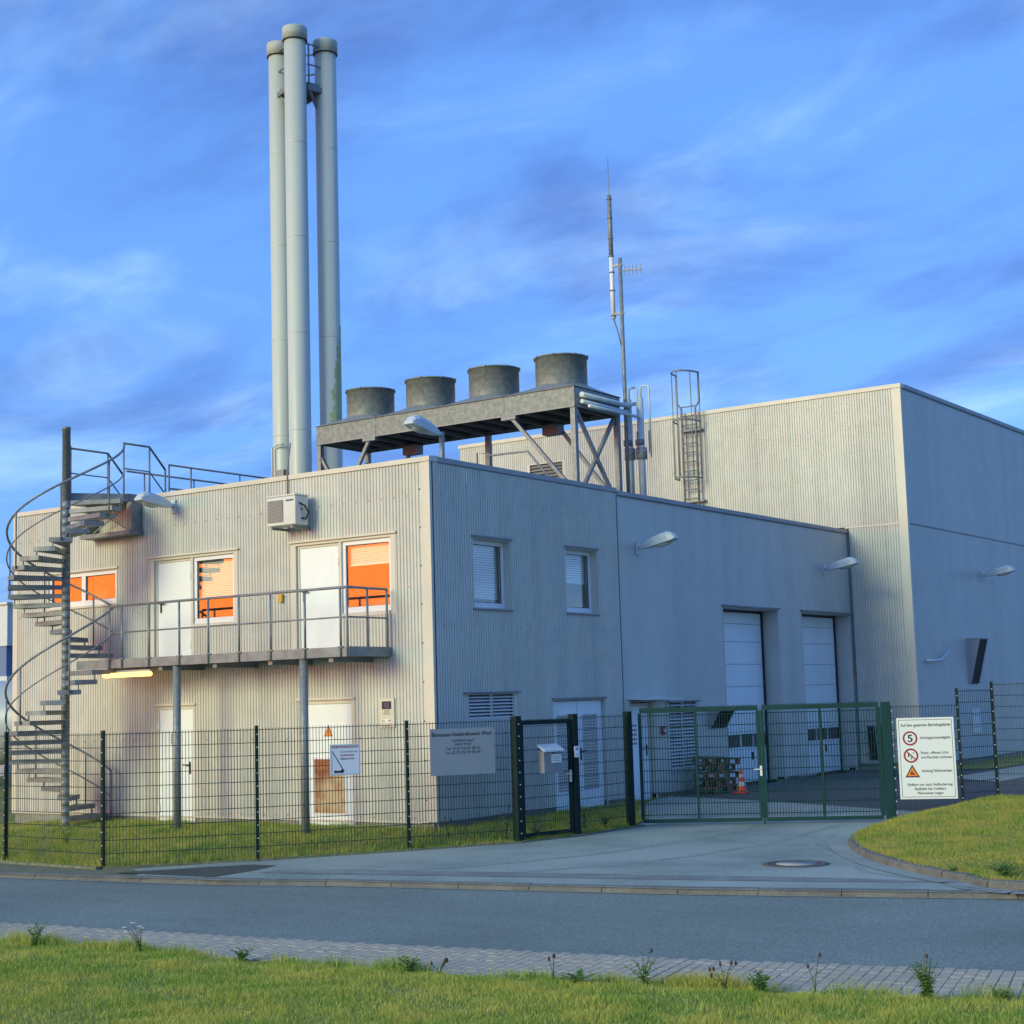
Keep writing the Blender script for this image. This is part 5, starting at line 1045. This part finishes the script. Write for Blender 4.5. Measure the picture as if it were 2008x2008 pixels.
MB().fpoly(SF, [(a0+0.225*w-0.05, 0.77), (a0+0.225*w-0.03, 0.77), (a0+0.225*w-0.028, 0.83), (a0+0.225*w-0.052, 0.835)], 0.0305, 0.0322).fpoly(SF, [(a0+0.225*w-0.01, 0.725), (a0+0.225*w+0.005, 0.73), (a0+0.225*w+0.03, 0.80), (a0+0.225*w+0.01, 0.79)], 0.0305, 0.0322).fring(SF, a0+0.225*w+0.045, 0.845, 0, 0.012, 0.0305, 0.0322, 10).build('match_symbol', 'ink', sr)
MB().fpoly(SF, [(a0+0.235*w-0.128, 0.415), (a0+0.235*w+0.128, 0.415), (a0+0.235*w, 0.64)], 0.0305, 0.0320).build('triangle_border', 'ink', sr)
MB().fpoly(SF, [(a0+0.235*w-0.095, 0.437), (a0+0.235*w+0.095, 0.437), (a0+0.235*w, 0.600)], 0.0323, 0.0335).build('triangle_field', 'orange', sr)
MB().fpoly(SF, [(a0+0.235*w-0.04, 0.46), (a0+0.235*w+0.045, 0.46), (a0+0.235*w+0.045, 0.485), (a0+0.235*w+0.01, 0.49), (a0+0.235*w+0.005, 0.525), (a0+0.235*w-0.015, 0.525), (a0+0.235*w-0.04, 0.485)], 0.0337, 0.0345).build('loader_symbol', 'red', sr)
text(sr, SF, 'Schrittgeschwindigkeit', a0+0.40*w, a1-0.07*w, 1.09, 0.048, 0.0325, 'ink', bold=0.012)
text(sr, SF, 'Feuer, offenes Licht', a0+0.40*w, a1-0.12*w, 0.825, 0.046, 0.0325, 'ink', bold=0.012); text(sr, SF, 'und Rauchen verboten', a0+0.40*w, a1-0.06*w, 0.745, 0.046, 0.0325, 'ink', bold=0.012)
text(sr, SF, 'Achtung Werksverkehr', a0+0.40*w, a1-0.07*w, 0.505, 0.048, 0.0325, 'ink', bold=0.012)
text(sr, SF, 'Einfahrt nur nach Aufforderung', a0+0.14*w, a1-0.08*w, 0.265, 0.046, 0.0325, 'ink', bold=0.012); text(sr, SF, 'Radlader hat Vorfahrt', a0+0.26*w, a1-0.20*w, 0.190, 0.046, 0.0325, 'ink', bold=0.012); text(sr, SF, 'Warnweste tragen', a0+0.30*w, a1-0.25*w, 0.115, 0.046, 0.0325, 'ink', bold=0.012)

# ------------------------------------------------------------------ yard things
def pallet(x, y, z, rz, tilt, label):
    t = thing('wooden_pallet', label, 'pallet', (x, y, z), 'pallets stacked by the garage doors')
    t.scale = (0.72, 0.72, 0.96); t.rotation_euler = (tilt[0], tilt[1], rz); g = ORG[t.name]
    ORG[t.name] = Vector((0, 0, 0))
    for k in range(5): a = -0.4+k*0.1825; MB().box(-0.6, 0.6, a, a+0.10, 0.122, 0.144).build('board', 'pallet_wood', t)
    for k in range(3): a = (-0.6, -0.05, 0.5)[k]; MB().box(a, a+0.1, -0.4, 0.42, 0.100, 0.121).build('cross_board', 'pallet_wood', t)
    for i in range(3):
        for j in range(3): a = (-0.6, -0.05, 0.5)[i]; c = (-0.4, -0.04, 0.32)[j]; MB().box(a, a+0.1, c, c+0.1, 0.022, 0.099).build('block', 'pallet_wood', t)
    for k in range(3): c = (-0.4, -0.04, 0.32)[k]; MB().box(-0.6, 0.6, c, c+0.1, 0.0, 0.021).build('base_board', 'pallet_wood', t)
yz = zyard(0.62, 8.9)
pallet(0.60, 8.82, yz+0.012, R_(88), (0, 0.0), 'bottom pallet of the brown stack behind the driveway gate')
pallet(0.57, 8.86, yz+0.154, R_(95), (0.01, 0.01), 'second pallet from the ground in the brown stack')
pallet(0.65, 8.78, yz+0.300, R_(83), (-0.02, 0.02), 'third pallet from the ground in the brown stack')
pallet(0.58, 8.88, yz+0.448, R_(98), (0.02, 0.01), 'fourth pallet from the ground, just below the tilted top one')
pallet(0.62, 8.84, yz+0.605, R_(79), (0.05, 0.05), 'topmost tilted pallet of the brown stack')
ob = MB().bar((1.06, 8.62, yz+0.02), (0.97, 8.38, yz+0.66), 0.08, 0.025, side=(0.3, 1, 0)).build('loose_plank', 'pallet_wood', loc=(1.1, 8.5, yz)); tag(ob, 'loose brown plank leaning against the pallet stack', 'plank')
cx, cy = 1.22, 8.78; cz = zyard(cx, cy)+0.002
cn = thing('traffic_cone', 'orange traffic cone with pale bands standing beside the pallets', 'cone', (cx, cy, cz))
MB().box(cx-0.14, cx+0.14, cy-0.14, cy+0.14, cz, cz+0.035).build('foot', 'cone_orange', cn, bevel=0.01)
def seg(z0, z1, m): f = lambda z: 0.105-0.085*(z-0.035)/0.46; MB().lathe((cx, cy, cz), [(f(z0), z0), (f(z1), z1)], 24).build('cone_band' if m == 'cone_white' else 'cone_body', m, cn)
seg(0.035, 0.15, 'cone_orange'); seg(0.15, 0.235, 'cone_white'); seg(0.235, 0.33, 'cone_orange'); seg(0.33, 0.39, 'cone_white'); seg(0.39, 0.495, 'cone_orange')
mh = thing('manhole_cover', 'round manhole cover with a pale concrete centre in the driveway', 'manhole', (6.94, -0.92, -0.36))
MB().lathe((6.94, -0.92, -0.362), [(0.46, 0.0), (0.46, 0.010), (0.35, 0.012), (0.35, 0.0)], 40).build('ring_frame', 'iron', mh)
MB().lathe((6.94, -0.92, -0.362), [(0.335, 0.0), (0.335, 0.010), (0.27, 0.011), (0.27, 0.006)], 40).build('cover_rim', 'iron', mh)
MB().lathe((6.94, -0.92, -0.362), [(0.268, 0.004), (0.268, 0.012), (0.0, 0.013)], 40).build('concrete_fill', 'manhole_fill', mh)

# ------------------------------------------------------------------ far left background
fb = thing('far_warehouse', 'distant white warehouse with a blue band at the left edge', 'building', (-34, 18, -0.3))
MB().box(-60, -29.5, 14, 30, 4.35, 5.78).build('upper_wall', 'far_white', fb); MB().box(-60, -29.6, 14.05, 29.95, 3.3, 4.349).build('blue_band', 'far_blue', fb); MB().box(-60, -29.5, 14, 30, -0.6, 3.299).build('lower_wall', 'far_white', fb); MB().box(-60.1, -29.4, 13.9, 30.1, 5.781, 5.86).build('coping', 'far_white', fb)
tk = thing('storage_tank', 'pale rounded storage tank behind the stairs at the left edge', 'tank', (-26, 8, -0.4))
MB().tube([(-34, 4.5, 1.75), (-21.0, 9.1, 1.75), (-20.4, 9.31, 1.75), (-20.1, 9.42, 1.75), (-19.95, 9.47, 1.75)], 1.2, 32, rads=[1.22, 1.22, 1.1, 0.75, 0.2]).build('shell', 'tank', tk)
for t_ in (0.2, 0.8): x = -34+10.5*t_; y = 4.5+3.7*t_; MB().box(x-0.3, x+0.3, y-0.8, y+0.8, -0.6, 0.75).build('saddle', 'dark_trim', tk)

# ------------------------------------------------------------------ grass
def blades(name, pts, hgt, wid, m, lean=0.5, kind='stuff'):
    n = len(pts); a = rng.uniform(0, 2*math.pi, n); h = hgt*rng.uniform(0.45, 1.25, n); w = wid*rng.uniform(0.7, 1.3, n)
    cl_ = np.sin(pts[:, 0]*5.3+np.sin(pts[:, 1]*3.1)*1.7)*np.sin(pts[:, 1]*6.1+np.sin(pts[:, 0]*2.3)*2.1); h = h*(1+0.45*cl_)
    la = rng.uniform(0, 2*math.pi, n); ll = h*rng.uniform(0.05, lean, n)
    c = np.stack([np.cos(a)*w, np.sin(a)*w, np.zeros(n)], 1); tip = np.stack([np.cos(la)*ll, np.sin(la)*ll, h], 1)
    V = np.empty((n*3, 3)); V[0::3] = pts-c; V[1::3] = pts+c; V[2::3] = pts+tip
    me = bpy.data.meshes.new(name); me.vertices.add(n*3); me.vertices.foreach_set('co', V.ravel()); me.loops.add(n*3); me.loops.foreach_set('vertex_index', np.arange(n*3, dtype=np.int32))
    me.polygons.add(n); me.polygons.foreach_set('loop_start', np.arange(0, n*3, 3, dtype=np.int32)); me.update(calc_edges=True); me.validate()
    me.materials.append(M[m]); o = bpy.data.objects.new(name, me); COL.objects.link(o); o['kind'] = kind; return o
def surf_pts(obj, n, zoff=0.0, keep=None):
    me = obj.data; me.calc_loop_triangles(); nt = len(me.loop_triangles); tri = np.empty(nt*3, dtype=np.int32); me.loop_triangles.foreach_get('vertices', tri); tri = tri.reshape(-1, 3)
    co = np.empty(len(me.vertices)*3); me.vertices.foreach_get('co', co); co = co.reshape(-1, 3)
    A, B_, C_ = co[tri[:, 0]], co[tri[:, 1]], co[tri[:, 2]]; cen = (A+B_+C_)/3; ar = np.linalg.norm(np.cross(B_-A, C_-A), axis=1)/2
    if keep is not None: ar = ar*keep(cen)
    i = rng.choice(nt, n, p=ar/ar.sum()); u, v = rng.random(n), rng.random(n); f = u+v > 1; u[f], v[f] = 1-u[f], 1-v[f]
    return A[i]+(B_[i]-A[i])*u[:, None]+(C_[i]-A[i])*v[:, None]+np.array([0, 0, zoff])
gvx = rng.uniform(0.3, 15.5, 420000); gd_ = rng.uniform(0, 1, 420000)**1.0*4.6-0.03*rng.random(420000)
gy = np.interp(gvx, verge_x, verge_y)-gd_
ragged = 0.06*np.sin(gvx*7.1)+0.05*np.sin(gvx*17.3+1)+0.04*np.sin(gvx*3.1)
kp = gd_ > 0.02+ragged; gvx, gy, gd_ = gvx[kp], gy[kp], gd_[kp]
gz = np.array([zverge(a, c) for a, c in zip(gvx, gy)])
dens = 0.5+0.5*np.sin(gvx*1.9+gy*2.7)*np.sin(gvx*0.7-gy*1.9)+rng.uniform(-0.3, 0.6, len(gvx)); kp = dens > 0.26
blades('verge_grass', np.stack([gvx, gy, gz-0.012], 1)[kp], 0.044, 0.0030, 'grass', lean=0.85)
ef = lambda c: ((c[:, 0] < 15) & (c[:, 1] < 9)).astype(float)
blades('embankment_grass', surf_pts(emb, 200000, -0.01, ef), 0.055, 0.0042, 'grass_dry', lean=0.9)
lf_ = lambda c: ((c[:, 0] > -12.5) & (c[:, 1] < 9) & ((c[:, 1] < 0.0) | (c[:, 0] > -0.1))).astype(float)
blades('lawn_grass', surf_pts(lawn, 150000, -0.01, lf_), 0.075, 0.0048, 'grass', lean=0.7)
# taller tufts along the paving edge and fence foot
tx = rng.uniform(2, 13.5, 9000); ctr_ = rng.uniform(1.5, 14, 26); tx = ctr_[rng.integers(0, 26, 9000)]+rng.normal(0, 0.16, 9000); ty = np.interp(tx, verge_x, verge_y)-np.abs(rng.normal(0, 0.10, 9000))+0.04
blades('edge_tufts', np.stack([tx, ty, np.array([zverge(a, c) for a, c in zip(tx, ty)])], 1), 0.10, 0.0032, 'grass', lean=0.6)
fl2 = []
for p, q in zip(FP[1:-1], FP[2:]):
    n = 1200; t = rng.random(n); o = rng.normal(0, 0.05, n); d = np.array(q)-np.array(p); d = d/np.linalg.norm(d)
    fl2.append(np.stack([p[0]+(q[0]-p[0])*t-d[1]*(o+0.04), p[1]+(q[1]-p[1])*t+d[0]*(o+0.04), np.full(n, ZF-0.01)], 1))
blades('fence_foot_grass', np.concatenate(fl2), 0.10, 0.0045, 'grass', lean=0.7)
er = []
for p in dense:
    n = 60; er.append(np.stack([p.x+rng.normal(0.06, 0.05, n), p.y+rng.normal(0.10, 0.06, n), np.full(n, -0.285)], 1))
blades('kerb_edge_grass', np.concatenate(er), 0.06, 0.004, 'grass_dry', lean=0.9)

# ------------------------------------------------------------------ weeds
def weed(x, y, z, h, label, kind, seed, n=7, spread=0.12):
    rs = random.Random(seed); t = thing('weed_plant', label, 'weed', (x, y, z), 'weeds')
    stems, lvs, fl_ = MB(), MB(), MB()
    for i in range(n):
        a = rs.uniform(0, 6.28); sp = spread*rs.uniform(0.2, 1.0); hh = h*rs.uniform(0.55, 1.0) if i else h
        pts = [(x+math.cos(a)*sp*f*f, y+math.sin(a)*sp*f*f, z+hh*f*(1-0.12*f*sp/spread)) for f in (0, 0.25, 0.5, 0.75, 1.0)]
        stems.tube(pts, 0.003, 5, rads=[0.0042, 0.0038, 0.003, 0.0025, 0.0016])
        nl = {'bush': 16, 'stalk': 4, 'flower': 6}[kind]
        for k in range(nl):
            f = rs.uniform(0.08, 0.98); j = min(3, int(f*4)); g = f*4-j; p = Vector(pts[j]).lerp(Vector(pts[j+1]), g)
            la = rs.uniform(0, 6.28); L = rs.uniform(0.03, 0.075)*(1.15-0.55*f)*(1.0 if kind == 'bush' else 0.7); d = Vector((math.cos(la), math.sin(la), rs.uniform(-0.1, 0.7))).normalized(); s = d.cross(Vector((0, 0, 1))).normalized()*L*0.22
            mid_ = p+d*L*0.5+Vector((0, 0, 0.006)); tip = p+d*L-Vector((0, 0, L*0.15))
            lvs.add([p, mid_-s, tip, mid_+s], [(0, 1, 2), (0, 2, 3)])
        if kind == 'flower' and i < 5:
            p = Vector(pts[-1])
            for k in range(14):
                a2 = k*2.4; rr = 0.006*math.sqrt(k); c = p+Vector((rr*math.cos(a2), rr*math.sin(a2), 0.004)); fl_.lathe((c.x, c.y, c.z), [(0.0055, 0), (0.004, 0.004), (0.0, 0.005)], 6)
        if kind == 'stalk' or (kind == 'bush' and i == 0 and h > 0.28):
            p = Vector(pts[-1]); fl_.lathe((p.x, p.y, p.z-0.01), [(0.002, 0), (0.011, 0.008), (0.013, 0.02), (0.006, 0.036), (0.0, 0.04)], 8)
    stems.build('stems', 'stalk', t, kind='stuff'); lvs.build('leaves', 'leaf', t, kind='stuff')
    if fl_.v: fl_.build('flower_heads' if kind == 'flower' else 'seed_heads', 'petal' if kind == 'flower' else 'seed_head', t, kind='stuff')
def vz(x, y): return zverge(x, y)-0.01
W_ = [(2.70, -10.37, 0.26, 'bush', 'wiry green weed on the verge edge at the far left of the paving', 9, 0.20),
      (4.17, -10.26, 0.32, 'flower', 'tall weed with pale flower heads beside the paving on the left', 7, 0.22),
      (5.45, -10.12, 0.16, 'bush', 'low dark weed clump just right of the pale flowers', 8, 0.16),
      (7.39, -9.97, 0.18, 'bush', 'low bright weed at the paving edge left of the centre', 10, 0.16),
      (7.78, -10.05, 0.17, 'stalk', 'thin upright weed with dark tips left of the lone centre stalks', 6, 0.10),
      (8.86, -9.86, 0.24, 'stalk', 'two thin dry stalks at the paving edge in the centre', 3, 0.06),
      (9.10, -9.86, 0.14, 'bush', 'spreading low leafy weed right of the dry centre stalks', 12, 0.18),
      (9.66, -9.70, 0.30, 'bush', 'scraggly weed with reddish tips right of centre on the verge edge', 8, 0.20),
      (10.36, -9.60, 0.24, 'stalk', 'slender weed with dark seed tips left of the round bushy one', 7, 0.12),
      (10.66, -9.55, 0.22, 'bush', 'round bushy weed standing over the paving joints', 18, 0.14),
      (11.05, -9.37, 0.34, 'stalk', 'lone tall bent stalk with a dark seed head over the paving', 2, 0.14),
      (11.95, -9.28, 0.36, 'bush', 'largest leafy green weed with a dark top at the right of the verge', 22, 0.17),
      (12.45, -9.05, 0.14, 'bush', 'small weed right of the largest one near the picture edge', 8, 0.12)]
for i, (x, y, h, k, lb, n, sp) in enumerate(W_): weed(x, y, vz(x, y), h, lb, k, 100+i, n, sp)
weed(-5.6, -3.1, -0.26, 0.35, 'pale green weed standing on the lawn behind the left fence panels', 'flower', 200, 9, 0.25)
weed(0.95, 0.66, -0.31, 0.55, 'tall thin weed behind the fence left of the narrow gate', 'stalk', 201, 6, 0.12)
weed(0.35, -0.15, -0.27, 0.40, 'weed growing by the corner of the building behind the company sign', 'stalk', 202, 6, 0.12)
weed(1.36, 2.45, -0.30, 0.42, 'leafy weed right of the narrow gate behind the mesh', 'bush', 203, 8, 0.14)
weed(1.38, 3.1, -0.30, 0.28, 'low weed row before the white double door behind the mesh', 'bush', 204, 12, 0.30)
weed(1.15, 1.25, -0.30, 0.26, 'weed patch below the mailbox behind the narrow gate', 'bush', 205, 12, 0.35)
weed(10.25, -2.2, -0.27, 0.20, 'bright green tuft on the embankment near the kerb at the right edge', 'bush', 206, 30, 0.35)
weed(9.5, -1.82, -0.30, 0.12, 'dark weed growing from the curved kerb joint', 'bush', 207, 10, 0.12)
